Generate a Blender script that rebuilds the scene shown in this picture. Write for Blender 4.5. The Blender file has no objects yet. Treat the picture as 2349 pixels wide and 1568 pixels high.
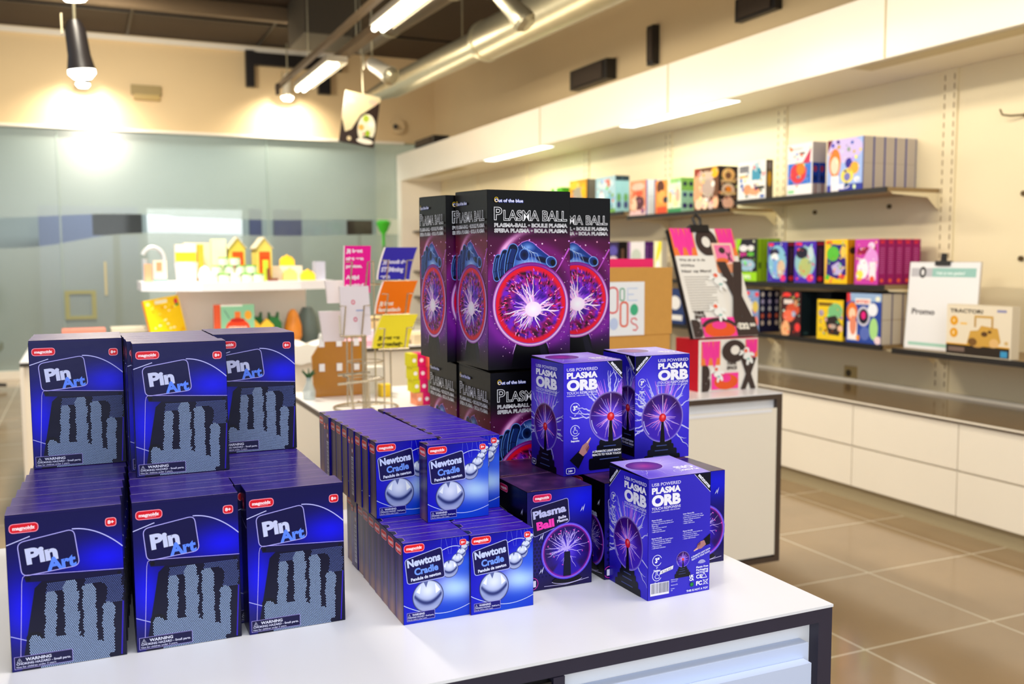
import bpy, math, random
import numpy as np
from mathutils import Vector, Matrix

S = bpy.context.scene
COL = S.collection
R = math.radians

# ------------------------------------------------------------------ camera, world, exposure
def make_camera():
    yaw, pitch, roll = 0.423507, 0.0860366, -0.0045018
    f = Vector((math.sin(yaw)*math.cos(pitch), math.cos(yaw)*math.cos(pitch), -math.sin(pitch)))
    r = Vector((math.cos(yaw), -math.sin(yaw), 0.0))
    u = r.cross(f)
    r2 = r*math.cos(roll) + u*math.sin(roll)
    u2 = -r*math.sin(roll) + u*math.cos(roll)
    cd = bpy.data.cameras.new('camera')
    cd.sensor_width = 36.0
    cd.lens = 2183.88/2349*36.0
    cd.clip_start = 0.05
    cd.clip_end = 60
    cd.dof.use_dof = True
    cd.dof.focus_distance = 1.42
    cd.dof.aperture_fstop = 5.0
    co = bpy.data.objects.new('camera', cd)
    m = Matrix.Identity(4)
    for i in range(3):
        m[i][0] = r2[i]; m[i][1] = u2[i]; m[i][2] = -f[i]
    m[2][3] = 1.35
    co.matrix_world = m
    COL.objects.link(co)
    S.camera = co
make_camera()

S.view_settings.view_transform = 'Standard'
S.view_settings.look = 'None'
S.view_settings.gamma = 1.0
S.view_settings.use_curve_mapping = False
S.view_settings.exposure = -0.12
S.cycles.max_bounces = 8
S.cycles.diffuse_bounces = 5
S.cycles.use_denoising = True

W = bpy.data.worlds.new('shop_daylight')
S.world = W
W.use_nodes = True
W.node_tree.nodes['Background'].inputs[0].default_value = (0.85, 0.91, 0.98, 1)
W.node_tree.nodes['Background'].inputs[1].default_value = 0.85

def area(name, loc, size, power, col, rot=(0, 0, 0)):
    l = bpy.data.lights.new(name, 'AREA')
    l.shape = 'RECTANGLE'; l.size, l.size_y = size; l.energy = power; l.color = col
    o = bpy.data.objects.new(name, l); o.location = loc; o.rotation_euler = rot
    COL.objects.link(o); return o
def spot(name, loc, target, power, col, angle, blend=0.6, rad=0.03):
    l = bpy.data.lights.new(name, 'SPOT')
    l.energy = power; l.color = col; l.spot_size = R(angle); l.spot_blend = blend; l.shadow_soft_size = rad
    o = bpy.data.objects.new(name, l); o.location = loc
    d = Vector(target)-Vector(loc)
    o.rotation_euler = d.to_track_quat('-Z', 'Y').to_euler()
    COL.objects.link(o); return o
WARM = (1.0, 0.90, 0.74); COOL = (0.88, 0.94, 0.98)
# daylight from the shop front behind the photographer, unseen area lights simulating the shop's ceiling lamps, an added wall fill
area('shop_front_daylight', (-0.8, -2.6, 2.2), (4.0, 2.4), 92, COOL, (R(74), 0, R(-12)))
area('ceiling_lamp_light', (0.6, 0.9, 3.4), (1.4, 0.25), 34, (0.97, 0.96, 1.0))
area('ceiling_lamp_light', (1.9, 3.2, 3.2), (0.3, 1.4), 60, WARM, (0, R(-18), 0))
area('ceiling_lamp_light', (0.1, 4.9, 3.3), (0.3, 1.4), 150, WARM, (0, R(-12), 0))
area('ceiling_lamp_light', (1.95, 6.0, 2.86), (0.2, 1.1), 28, WARM, (0, R(-50), 0))
area('ceiling_lamp_light', (1.95, 8.4, 2.86), (0.2, 1.3), 32, WARM, (0, R(-50), 0))
area('ceiling_lamp_light', (2.2, 0.6, 3.2), (0.3, 1.4), 38, WARM, (0, R(-8), 0))
area('ceiling_lamp_light', (0.3, 9.3, 3.4), (0.3, 1.4), 150, WARM, (R(30), 0, 0))
area('wall_fill_light', (2.9, 6.5, 2.8), (0.1, 5.0), 12, (1.0, 0.84, 0.62), (0, R(-120), 0))  # unseen warm area light, added to brighten the upper right wall
area('back_room_light', (1.4, 12.9, 3.2), (4.0, 0.4), 130, (0.9, 0.96, 1.0), (R(35), 0, 0))

# ------------------------------------------------------------------ materials
def lin(c):
    c = np.asarray(c, float)
    if c.max() > 1.0: c = c/255.0
    return np.where(c <= 0.04045, c/12.92, ((c+0.055)/1.055)**2.4)
def mat(name, col, rough=0.5, metal=0.0, spec=0.5, noise=0.0, nscale=8.0, bump=0.0, bscale=60.0, coat=0.0, emit=0.0, alpha=1.0):
    m = bpy.data.materials.new(name); m.use_nodes = True
    nt = m.node_tree; b = nt.nodes['Principled BSDF']
    lc = tuple(lin(col))+(1,)
    b.inputs['Base Color'].default_value = lc
    b.inputs['Roughness'].default_value = rough
    b.inputs['Metallic'].default_value = metal
    b.inputs['Specular IOR Level'].default_value = spec
    b.inputs['Coat Weight'].default_value = coat
    b.inputs['Alpha'].default_value = alpha
    if emit:
        b.inputs['Emission Color'].default_value = lc
        b.inputs['Emission Strength'].default_value = emit
    tc = nt.nodes.new('ShaderNodeTexCoord')
    if noise:
        n = nt.nodes.new('ShaderNodeTexNoise'); n.inputs['Scale'].default_value = nscale; n.inputs['Detail'].default_value = 4
        nt.links.new(tc.outputs['Object'], n.inputs['Vector'])
        mx = nt.nodes.new('ShaderNodeMix'); mx.data_type = 'RGBA'
        mx.inputs[6].default_value = tuple(x*(1-noise) for x in lc[:3])+(1,)
        mx.inputs[7].default_value = tuple(min(1, x*(1+noise)) for x in lc[:3])+(1,)
        nt.links.new(n.outputs['Fac'], mx.inputs[0]); nt.links.new(mx.outputs[2], b.inputs['Base Color'])
    if bump:
        n = nt.nodes.new('ShaderNodeTexNoise'); n.inputs['Scale'].default_value = bscale
        nt.links.new(tc.outputs['Object'], n.inputs['Vector'])
        bp = nt.nodes.new('ShaderNodeBump'); bp.inputs['Strength'].default_value = bump; bp.inputs['Distance'].default_value = 0.002
        nt.links.new(n.outputs['Fac'], bp.inputs['Height']); nt.links.new(bp.outputs[0], b.inputs['Normal'])
    return m
def printmat(name, rough, coat, spec=0.5, gam=1.0):
    m = bpy.data.materials.new(name); m.use_nodes = True
    nt = m.node_tree; b = nt.nodes['Principled BSDF']
    a = nt.nodes.new('ShaderNodeVertexColor'); a.layer_name = 'Col'
    g = nt.nodes.new('ShaderNodeGamma'); g.inputs[1].default_value = gam
    nt.links.new(a.outputs['Color'], g.inputs[0]); nt.links.new(g.outputs[0], b.inputs['Base Color'])
    b.inputs['Roughness'].default_value = rough; b.inputs['Coat Weight'].default_value = coat
    b.inputs['Coat Roughness'].default_value = 0.15
    b.inputs['Specular IOR Level'].default_value = spec
    tc = nt.nodes.new('ShaderNodeTexCoord'); n = nt.nodes.new('ShaderNodeTexNoise')
    n.inputs['Scale'].default_value = 25; n.inputs['Detail'].default_value = 3
    bp = nt.nodes.new('ShaderNodeBump'); bp.inputs['Strength'].default_value = 0.25; bp.inputs['Distance'].default_value = 0.0015
    nt.links.new(tc.outputs['Object'], n.inputs['Vector'])
    nt.links.new(n.outputs['Fac'], bp.inputs['Height']); nt.links.new(bp.outputs[0], b.inputs['Normal'])
    return m
M_PRINT = printmat('glossy_printed_card', 0.30, 0.0, 0.28, 1.36)
M_MATTE = printmat('matte_printed_card', 0.55, 0.0, 0.25)
M_KRAFT = mat('kraft_board', (205, 150, 70), 0.8, noise=0.06, nscale=40)

# ------------------------------------------------------------------ mesh building
class MB:
    """collects polygons (own vertices each) with a colour per corner"""
    def __init__(s): s.V = []; s.F = []; s.C = []; s.n = 0; s.mi = []
    def polys(s, P, C, mi=0):
        P = np.asarray(P, float); n, k = P.shape[:2]
        C = np.asarray(C, float)
        if C.ndim == 1: C = np.broadcast_to(lin(C), (n, k, 3))
        s.V.append(P.reshape(-1, 3)); s.C.append(C.reshape(-1, 3))
        s.F.append(np.full(n, k)); s.mi.append(np.full(n, mi)); s.n += n*k
    def quad(s, a, b, c, d, col=(200, 200, 200), mi=0): s.polys([[a, b, c, d]], col, mi)
    def box(s, x0, y0, z0, x1, y1, z1, col=(200, 200, 200), mi=0, skip=''):
        p = lambda i, j, k: ((x0, x1)[i], (y0, y1)[j], (z0, z1)[k])
        fs = dict(f=[p(0,0,0), p(1,0,0), p(1,0,1), p(0,0,1)], b=[p(1,1,0), p(0,1,0), p(0,1,1), p(1,1,1)],
                  l=[p(0,1,0), p(0,0,0), p(0,0,1), p(0,1,1)], r=[p(1,0,0), p(1,1,0), p(1,1,1), p(1,0,1)],
                  t=[p(0,0,1), p(1,0,1), p(1,1,1), p(0,1,1)], d=[p(0,1,0), p(1,1,0), p(1,0,0), p(0,0,0)])
        s.polys([v for k, v in fs.items() if k not in skip], col, mi)
        return s
    def tube(s, pts, r, col=(190, 190, 190), n=8, mi=0, caps=True):
        pts = [Vector(p) for p in pts]; rings = []
        rr = r if isinstance(r, (list, tuple)) else [r]*len(pts)
        nrm = None
        for i, p in enumerate(pts):
            d = (pts[min(i+1, len(pts)-1)]-pts[max(i-1, 0)]).normalized()
            if nrm is None:
                nrm = d.cross(Vector((0, 0, 1)) if abs(d.z) < .9 else Vector((1, 0, 0))).normalized()
            else:
                nrm = (nrm-d*nrm.dot(d)).normalized()
            b = d.cross(nrm)
            rings.append([p+nrm*rr[i]*math.cos(2*math.pi*k/n)+b*rr[i]*math.sin(2*math.pi*k/n) for k in range(n)])
        q = []
        for i in range(len(rings)-1):
            for k in range(n):
                q.append([rings[i][k], rings[i][(k+1) % n], rings[i+1][(k+1) % n], rings[i+1][k]])
        s.polys([[tuple(v) for v in f] for f in q], col, mi)
        if caps:
            s.polys([[tuple(v) for v in reversed(rings[0])]], col, mi); s.polys([[tuple(v) for v in rings[-1]]], col, mi)
        return s
    def lathe(s, prof, c=(0, 0, 0), n=24, col=(200, 200, 200), mi=0):
        q = []
        for (r0, z0), (r1, z1) in zip(prof[:-1], prof[1:]):
            for k in range(n):
                a, b = 2*math.pi*k/n, 2*math.pi*(k+1)/n
                q.append([(c[0]+r0*math.cos(a), c[1]+r0*math.sin(a), c[2]+z0), (c[0]+r0*math.cos(b), c[1]+r0*math.sin(b), c[2]+z0),
                          (c[0]+r1*math.cos(b), c[1]+r1*math.sin(b), c[2]+z1), (c[0]+r1*math.cos(a), c[1]+r1*math.sin(a), c[2]+z1)])
        s.polys(q, col, mi); return s
    def prism(s, pts2, lo, hi, axis='z', col=(200, 200, 200), mi=0):
        """extrude a 2D outline along an axis; pts2 are the two other coordinates in order"""
        def p(a, b, t):
            return {'z': (a, b, t), 'y': (a, t, b), 'x': (t, a, b)}[axis]
        s.polys([[p(a, b, lo) for a, b in reversed(pts2)]], col, mi); s.polys([[p(a, b, hi) for a, b in pts2]], col, mi)
        n = len(pts2)
        s.polys([[p(*pts2[i], lo), p(*pts2[(i+1) % n], lo), p(*pts2[(i+1) % n], hi), p(*pts2[i], hi)] for i in range(n)], col, mi)
        return s
    def art(s, art, O, U, V, N=None, eps=None, mi=0):
        """lay an Art sheet (mm) on a plane: O + U*x + V*y, U and V unit vectors"""
        O, U, V = (np.asarray(t, float) for t in (O, U, V))
        N = np.cross(U, V) if N is None else np.asarray(N, float)
        e = art.eps if eps is None else eps
        for P, C, L in art.items:
            P3 = O + P[..., 0:1]*0.001*U + P[..., 1:2]*0.001*V + N*(L*e)
            s.polys(P3, C, mi)
    def mesh(s, name, mats, merge=False, smooth=False):
        me = bpy.data.meshes.new(name)
        V = np.concatenate(s.V); C = np.concatenate(s.C); F = np.concatenate(s.F); MI = np.concatenate(s.mi)
        me.vertices.add(len(V)); me.vertices.foreach_set('co', V.astype(np.float32).ravel())
        me.loops.add(len(V)); me.loops.foreach_set('vertex_index', np.arange(len(V), dtype=np.int32))
        st = np.concatenate([[0], np.cumsum(F)[:-1]]).astype(np.int32)
        me.polygons.add(len(F)); me.polygons.foreach_set('loop_start', st)
        me.polygons.foreach_set('material_index', MI.astype(np.int32))
        ca = me.color_attributes.new('Col', 'FLOAT_COLOR', 'POINT')
        ca.data.foreach_set('color', np.concatenate([C, np.ones((len(C), 1))], 1).astype(np.float32).ravel())
        for m in (mats if isinstance(mats, (list, tuple)) else [mats]): me.materials.append(m)
        me.update(calc_edges=True); me.validate()
        if merge:
            import bmesh
            b = bmesh.new(); b.from_mesh(me); bmesh.ops.remove_doubles(b, verts=b.verts, dist=1e-5)
            if smooth:
                for f in b.faces: f.smooth = True
                for e in b.edges:
                    if e.is_boundary or (len(e.link_faces) == 2 and e.calc_face_angle(0) > 0.7): e.smooth = False
            b.to_mesh(me); b.free()
        return me
    def obj(s, name, mats, parent=None, loc=None, rot=None, merge=False, smooth=False):
        o = bpy.data.objects.new(name, s.mesh(name, mats, merge, smooth))
        COL.objects.link(o)
        if parent is not None: o.parent = parent
        if loc is not None: o.location = loc
        if rot is not None: o.rotation_euler = rot
        return o

def tag(o, label=None, cat=None, group=None, kind=None):
    if label: o['label'] = label
    if cat: o['category'] = cat
    if group: o['group'] = group
    if kind: o['kind'] = kind
    return o
def struct(name, mb, m, **k): return tag(mb.obj(name, m, **k), kind='structure')
def empty(name, loc, label, cat, group=None, rz=0):
    o = bpy.data.objects.new(name, None); COL.objects.link(o); o.location = loc; o.rotation_euler = (0, 0, rz)
    o.empty_display_size = 0.05
    return tag(o, label, cat, group)
def place(me_or_obj, name, loc, label, cat, group=None, rot=(0, 0, 0)):
    me = me_or_obj if isinstance(me_or_obj, bpy.types.Mesh) else me_or_obj.data
    o = bpy.data.objects.new(name, me); COL.objects.link(o); o.location = loc; o.rotation_euler = rot
    return tag(o, label, cat, group)
def dup(root, loc, label, group=None, rz=None):
    c = root.copy(); COL.objects.link(c); c.location = loc
    if rz is not None: c.rotation_euler = (0, 0, rz)
    c['label'] = label
    if group: c['group'] = group
    for ch in list(root.children):
        d = ch.copy(); COL.objects.link(d); d.parent = c
        for g in ch.children:
            e = g.copy(); COL.objects.link(e); e.parent = d
    return c

# ------------------------------------------------------------------ printed artwork
def vnoise(X, Y, seed=0, octv=3):
    rs = np.random.RandomState(seed); G = rs.rand(64, 64); out = 0; amp = 1; tot = 0
    X = np.asarray(X, float); Y = np.asarray(Y, float)
    for _ in range(octv):
        xi = np.floor(X).astype(int); yi = np.floor(Y).astype(int); fx = X-xi; fy = Y-yi
        fx = fx*fx*(3-2*fx); fy = fy*fy*(3-2*fy)
        a = G[yi % 64, xi % 64]; b = G[yi % 64, (xi+1) % 64]; c = G[(yi+1) % 64, xi % 64]; d = G[(yi+1) % 64, (xi+1) % 64]
        out = out + amp*((a*(1-fx)+b*fx)*(1-fy)+(c*(1-fx)+d*fx)*fy); tot += amp; amp *= .5; X = X*2+7.3; Y = Y*2+3.1
    return out/tot
def mixc(a, b, t):
    t = np.clip(np.asarray(t, float), 0, 1)[..., None]
    return np.asarray(a, float)*(1-t)+np.asarray(b, float)*t
_TX = {}
def text_tris(s, bold):
    k = (s, bold)
    if k in _TX: return _TX[k]
    cu = bpy.data.curves.new('lettering', 'FONT'); cu.body = s; cu.offset = bold; cu.resolution_u = 4
    ob = bpy.data.objects.new('lettering', cu); COL.objects.link(ob)
    dg = bpy.context.evaluated_depsgraph_get(); ev = ob.evaluated_get(dg); me = ev.to_mesh()
    me.calc_loop_triangles()
    co = np.array([v.co[:2] for v in me.vertices]); tr = np.array([t.vertices[:] for t in me.loop_triangles])
    out = co[tr] if len(tr) else np.zeros((0, 3, 2))
    ev.to_mesh_clear(); bpy.data.objects.remove(ob); bpy.data.curves.remove(cu)
    _TX[k] = out; return out
def clip_poly(pts, cols, w, h):
    P = [(*p, *c) for p, c in zip(pts, cols)]
    for ax, lim, sgn in ((0, 0, 1), (0, w, -1), (1, 0, 1), (1, h, -1)):
        Q = []
        for i in range(len(P)):
            a, b = P[i], P[(i+1) % len(P)]
            ia, ib = (a[ax]-lim)*sgn >= 0, (b[ax]-lim)*sgn >= 0
            if ia: Q.append(a)
            if ia != ib:
                t = (lim-a[ax])/(b[ax]-a[ax]); Q.append(tuple(a[k]+(b[k]-a[k])*t for k in range(5)))
        P = Q
        if len(P) < 3: return None
    P = np.array(P); return P[:, :2], P[:, 2:]
class Art:
    def __init__(s, w, h, bg=None, eps=8e-6):
        s.w, s.h, s.items, s.L, s.eps = w, h, [], 0, eps
        if bg is not None: s.rect(0, 0, w, h, bg)
    def up(s): s.L += 1; return s
    def add(s, P, C, up=True, clip=True):
        P = np.asarray(P, float)
        if P.size == 0: return
        n, k = P.shape[:2]; C = np.asarray(C, float)
        C = np.broadcast_to(lin(C), (n, k, 3)) if C.ndim == 1 else lin(C/255.0 if C.max() > 1 else C)
        if up: s.L += 1
        if clip:
            out = ((P[..., 0] < -1e-6) | (P[..., 0] > s.w+1e-6) | (P[..., 1] < -1e-6) | (P[..., 1] > s.h+1e-6))
            bad = out.any(1); gone = out.all(1)&((P[..., 0] < 0).all(1)|(P[..., 0] > s.w).all(1)|(P[..., 1] < 0).all(1)|(P[..., 1] > s.h).all(1))
            if bad.any():
                for i in np.nonzero(bad & ~gone)[0]:
                    r = clip_poly(P[i], C[i], s.w, s.h)
                    if r is not None: s.items.append((r[0][None], r[1][None], s.L))
                P = P[~bad]; C = C[~bad]
        if len(P): s.items.append((P, C, s.L))
    def rect(s, x0, y0, x1, y1, c): s.add([[(x0, y0), (x1, y0), (x1, y1), (x0, y1)]], c)
    def poly(s, pts, c): s.add([pts], c)
    def grid(s, x0, y0, x1, y1, nx, ny, fn):
        xs = np.linspace(x0, x1, nx+1); ys = np.linspace(y0, y1, ny+1); X, Y = np.meshgrid(xs, ys)
        C = np.clip(fn(X, Y), 0, 255)
        q = lambda A: np.stack([A[:-1, :-1], A[:-1, 1:], A[1:, 1:], A[1:, :-1]], 2).reshape((-1, 4)+A.shape[2:])
        s.add(q(np.stack([X, Y], -1)), np.maximum(q(C), 1.5), clip=False)
    def disc(s, cx, cy, rx, ry, nr, na, fn, r0=0.0, rot=0.0):
        rs = np.linspace(r0, 1, nr+1); th = np.linspace(0, 2*np.pi, na+1); T, Q = np.meshgrid(th, rs)
        ca, sa = math.cos(rot), math.sin(rot)
        ex, ey = rx*Q*np.cos(T), ry*Q*np.sin(T)
        X = cx+ex*ca-ey*sa; Y = cy+ex*sa+ey*ca
        C = np.clip(fn(Q, T, X, Y), 0, 255)
        q = lambda A: np.stack([A[:-1, :-1], A[:-1, 1:], A[1:, 1:], A[1:, :-1]], 2).reshape((-1, 4)+A.shape[2:])
        s.add(q(np.stack([X, Y], -1)), np.maximum(q(C), 1.5))
    def ell(s, cx, cy, rx, ry, c, n=32, rot=0.0, a0=0, a1=360):
        t = np.radians(np.linspace(a0, a1, n, endpoint=(a1-a0) < 360)); ca, sa = math.cos(rot), math.sin(rot)
        s.poly(np.stack([cx+rx*np.cos(t)*ca-ry*np.sin(t)*sa, cy+rx*np.cos(t)*sa+ry*np.sin(t)*ca], -1), c)
    def shade(s, cx, cy, rx, ry, cin, cout, n=28, nr=5, rot=0.0, pw=1.0):
        s.disc(cx, cy, rx, ry, nr, n, lambda q, t, X, Y: mixc(cin, cout, q**pw), rot=rot)
    def line(s, pts, w, c, w1=None, closed=False, up=True):
        pts = np.asarray(pts, float)
        if closed: pts = np.concatenate([pts, pts[:1]])
        n = len(pts); ww = np.linspace(w, w if w1 is None else w1, n)/2
        d = np.gradient(pts, axis=0) if n > 2 else np.repeat(pts[1:]-pts[:1], 2, 0)
        if closed: d[0] = d[-1] = pts[1]-pts[-2]
        d = d/np.maximum(np.linalg.norm(d, axis=1, keepdims=True), 1e-9); N = np.stack([-d[:, 1], d[:, 0]], -1)
        A = pts+N*ww[:, None]; B = pts-N*ww[:, None]
        s.add(np.stack([B[:-1], B[1:], A[1:], A[:-1]], 1), c, up=up)
    def ring(s, cx, cy, rx, ry, w, c, n=40, a0=0, a1=360, rot=0.0):
        t = np.radians(np.linspace(a0, a1, n+1)); ca, sa = math.cos(rot), math.sin(rot)
        f = lambda k: np.stack([cx+(rx+k)*np.cos(t)*ca-(ry+k)*np.sin(t)*sa, cy+(rx+k)*np.cos(t)*sa+(ry+k)*np.sin(t)*ca], -1)
        A, B = f(w/2), f(-w/2); s.add(np.stack([B[:-1], A[:-1], A[1:], B[1:]], 1), c)
    def rr(s, corners, rad):
        """rounded outline through four corners"""
        c = [np.array(p, float) for p in corners]; out = []
        for i in range(len(c)):
            p, a, b = c[i], c[i-1], c[(i+1) % len(c)]
            u = (a-p)/np.linalg.norm(a-p); v = (b-p)/np.linalg.norm(b-p)
            for t in np.linspace(0, 1, 7):
                q = p+u*rad*(1-t)**2+v*rad*t**2; out.append(q)
        return np.array(out)
    def rbox(s, x0, y0, x1, y1, rad, c, edge=None, ew=1.0):
        o = s.rr([(x0, y0), (x1, y0), (x1, y1), (x0, y1)], rad)
        if edge is not None:
            e = s.rr([(x0-ew, y0-ew), (x1+ew, y0-ew), (x1+ew, y1+ew), (x0-ew, y1+ew)], rad+ew); s.poly(e, edge)
        s.poly(o, c)
    def text(s, t, x, y, h, c, w=None, rot=0.0, bold=0.0, al='l', shear=0.0, up=True, ref=None):
        T = text_tris(t, bold)
        if len(T) == 0: return
        Q = T if ref is None else text_tris(t, ref)
        x0, x1 = Q[..., 0].min(), Q[..., 0].max(); sy = h/0.729
        sx = sy if w is None else w/(x1-x0)
        X = (T[..., 0]-x0)*sx; Y = T[..., 1]*sy
        ww = (x1-x0)*sx
        X = X-(0 if al == 'l' else ww/2 if al == 'c' else ww)+shear*Y
        ca, sa = math.cos(R(rot)), math.sin(R(rot))
        P = np.stack([x+X*ca-Y*sa, y+X*sa+Y*ca], -1)
        if up: s.L += 1
        if bold > .02:      # heavy strokes overlap: keep their triangles a hair apart
            L0 = s.L
            for k in range(8):
                s.L = L0+k*.25; s.add(P[k::8], c, up=False)
            s.L = L0+2
        else: s.add(P, c, up=False)
    def bolt(s, x0, y0, x1, y1, w, c, jit=0.18, br=2, rng=None, n=9, w1=None):
        rng = rng or random.Random(1); L = math.hypot(x1-x0, y1-y0); pts = []
        nx, ny = -(y1-y0)/max(L, 1e-6), (x1-x0)/max(L, 1e-6); off = 0
        for i in range(n+1):
            t = i/n; off = 0 if i in (0,) else off*0.6+rng.uniform(-1, 1)*jit*L*0.35
            pts.append((x0+(x1-x0)*t+nx*off, y0+(y1-y0)*t+ny*off))
        s.line(pts, w, c, w*0.25 if w1 is None else w1)
        for _ in range(br):
            i = rng.randint(2, n-2); a = rng.uniform(.3, .8)*(1 if rng.random() < .5 else -1)
            dx, dy = (x1-x0)*.38, (y1-y0)*.38
            s.bolt(pts[i][0], pts[i][1], pts[i][0]+dx*math.cos(a)-dy*math.sin(a), pts[i][1]+dx*math.sin(a)+dy*math.cos(a), w*.55, c, jit, 0, rng, 5)
# ------------------------------------------------------------------ box artwork
def brand_pill(a, x, y, w, h, red=(226, 30, 62), edge=(255, 170, 190), txt='magnoidz', tight=False):
    a.rbox(x, y, x+w, y+h, h*.46, red, edge, h*.09)
    a.text(txt, x+w*.1, y+h*.30, h*.42, (255, 235, 240), w=w*.8, bold=.045, rot=1)
    if not tight: a.rect(x+w*.42, y+h*.17, x+w*.78, y+h*.21, (255, 200, 210))
def age_pill(a, x, y, w, h, red=(226, 30, 62)):
    a.rbox(x, y, x+w, y+h, h*.36, red, (255, 180, 195), h*.09)
    a.text('8+', x+w*.18, y+h*.28, h*.46, (255, 240, 245), w=w*.64, bold=.04)
def warn(a, x, y, w, h, bg=(24, 12, 90)):
    a.rect(x, y, x+w, y+h, (190, 180, 240)); a.rect(x+.5, y+.5, x+w-.5, y+h-.5, bg)
    a.line([(x+w*.045, y+h*.55), (x+w*.13, y+h*.55), (x+w*.0875, y+h*.86)], h*.035, (235, 235, 255), closed=True)
    a.rect(x+w*.083, y+h*.62, x+w*.092, y+h*.74, (235, 235, 255))
    a.text('WARNING', x+w*.19, y+h*.6, h*.25, (240, 240, 255), w=w*.44, bold=.02)
    a.text('CHOKING HAZARD - Small parts.', x+w*.035, y+h*.33, h*.18, (235, 235, 255), w=w*.93, bold=.015)
    a.text('Not for children under 3 years.', x+w*.035, y+h*.10, h*.14, (225, 225, 250), w=w*.68, bold=.01)
def badge(a, pts, rad, lw, bg=(12, 8, 78), edge=(190, 185, 245)):
    o = a.rr(pts, rad); a.poly(o, bg); a.line(o, lw, edge, closed=True)
def vign(a, w, h, dark, glows, nx=26, ny=34):
    """printed blend of ink colours: base ink plus soft patches (x, y, rx, ry, ink)"""
    def fn(X, Y):
        C = np.broadcast_to(np.array(dark, float), X.shape+(3,))
        for gx, gy, rx, ry, c in glows:
            t = np.exp(-(((X-gx)/rx)**2+((Y-gy)/ry)**2)); C = mixc(C, c, t)
        return C
    a.grid(0, 0, w, h, nx, ny, fn)

def pin_front():
    w, h = 130.0, 192.0; a = Art(w, h); Y = lambda v: h*(1-v); U = lambda u: w*u
    vign(a, w, h, (14, 8, 104), [(w*.85, Y(.32), 48, 26, (18, 14, 240)), (w*.10, Y(.6), 26, 50, (20, 18, 235)), (w*.2, Y(.95), 40, 16, (30, 20, 130))])
    # white arc running behind the name badge
    t = np.linspace(0, 1, 24)
    a.line([(U(-.0+k*.2), Y(.175-.045*k)) for k in np.linspace(0, 1, 6)], 1.1, (215, 215, 255))
    a.line([(U(.56+.44*k), Y(.112+.15*k**2.0)) for k in t], 1.3, (205, 205, 255))
    a.line([(U(0), Y(.765)), (U(.17), Y(.815))], .9, (200, 200, 250))
    badge(a, [(U(.09), Y(.165)), (U(.575), Y(.112)), (U(.615), Y(.355)), (U(.12), Y(.385))], 8, 1.1, (14, 8, 96))
    a.text('Pin', U(.165), Y(.308), 19, (214, 218, 246), w=U(.27), rot=6, bold=.05)
    a.text('Art', U(.335), Y(.365), 15.5, (120, 160, 255), w=U(.255), rot=5.5, bold=.045)
    brand_pill(a, U(.035), Y(.098), U(.235), 10.0); age_pill(a, U(.858), Y(.118), U(.088), 9.6)
    # dark plastic frame of the toy
    D = (8, 8, 66)
    a.poly([(U(.30), Y(.42)), (U(1), Y(.43)), (U(1), 0), (U(.08), 0), (U(.16), Y(.70)), (U(.22), Y(.47))], D)
    a.poly([(U(.13), Y(.383)), (U(1), Y(.418)), (U(1), Y(.462)), (U(.15), Y(.425))], (20, 16, 84))
    a.line([(U(.07), Y(.985)), (U(.115), Y(.42)), (U(.125), Y(.39)), (U(.15), Y(.378)), (U(1), Y(.413))], .7, (196, 186, 245))
    a.ell(U(.17), Y(.405), 2.6, 2.6, (8, 6, 44)); a.ell(U(.96), Y(.438), 2.6, 2.6, (10, 8, 52))
    for gx, gy, rr in ((.2, .79, 9),): a.ell(U(gx), Y(gy), rr, 7, (8, 6, 48))
    # pins: a hexagonal field of dots; the hand pushes the bright ones forward
    px, py = 2.14, 1.86; gx = np.arange(U(.10), U(.99), px); gy = np.arange(1.2, Y(.445), py)
    X, Yy = np.meshgrid(gx, gy); X = X+((np.arange(len(gy)) % 2)*px/2)[:, None]
    u = X/w; v = 1-Yy/h; u = u+.005*(np.round(v*22) % 3-1)*(v < .8)
    def fin(u0, u1, top, bot, lean=0.0):
        uu = u+lean*(v-top); m = (u0+u1)/2; hw = (u1-u0)/2
        return (np.abs(uu-m) < hw*np.sqrt(np.clip(1-np.clip((top+.035-v)/.035, 0, 1)**2, 0, 1))) & (v > top) & (v < bot)
    hand = fin(.31, .405, .50, .95, .07) | fin(.465, .59, .445, .95, .0) | fin(.625, .745, .485, .95, .0) | fin(.80, .905, .625, .97, .03)
    hand |= fin(.155, .255, .775, .97, -.02) | ((v > .835-.06*np.sin(u*5)) & (u > .24) & (u < .90-.06*(v-.8)*5) & (v > .80))
    shadow = fin(.37, .49, .50, .86, .06) | fin(.545, .655, .43, .84, .02) | fin(.69, .845, .485, .90, .06) | ((u > .245) & (u < .285) & (v > .8) & (v < .88))
    shadow |= (u > .885-.05*(v-.6)) & (v > .63)
    field = (u > .325-.09*(v-.44)) & (u < .985)
    back = field & ~hand & ~shadow & (v < .86)
    hx = lambda r: np.stack([r*np.cos(np.radians(np.arange(0, 360, 60)+30)), r*np.sin(np.radians(np.arange(0, 360, 60)+30))], -1)
    P = np.stack([X[back & ~hand], Yy[back & ~hand]], -1); a.add(P[:, None, :]+hx(.60)[None], (132, 150, 214))
    hh = hand; P = np.stack([X[hh], Yy[hh]], -1)
    a.add(P[:, None, :]+hx(.74)[None], (196, 216, 250), up=False)
    a.line([(U(.985), Y(.63)), (U(.955), Y(.99))], 1.6, (74, 50, 200))
    warn(a, U(.02), Y(.985), U(.50), h*.082)
    return a

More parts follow.
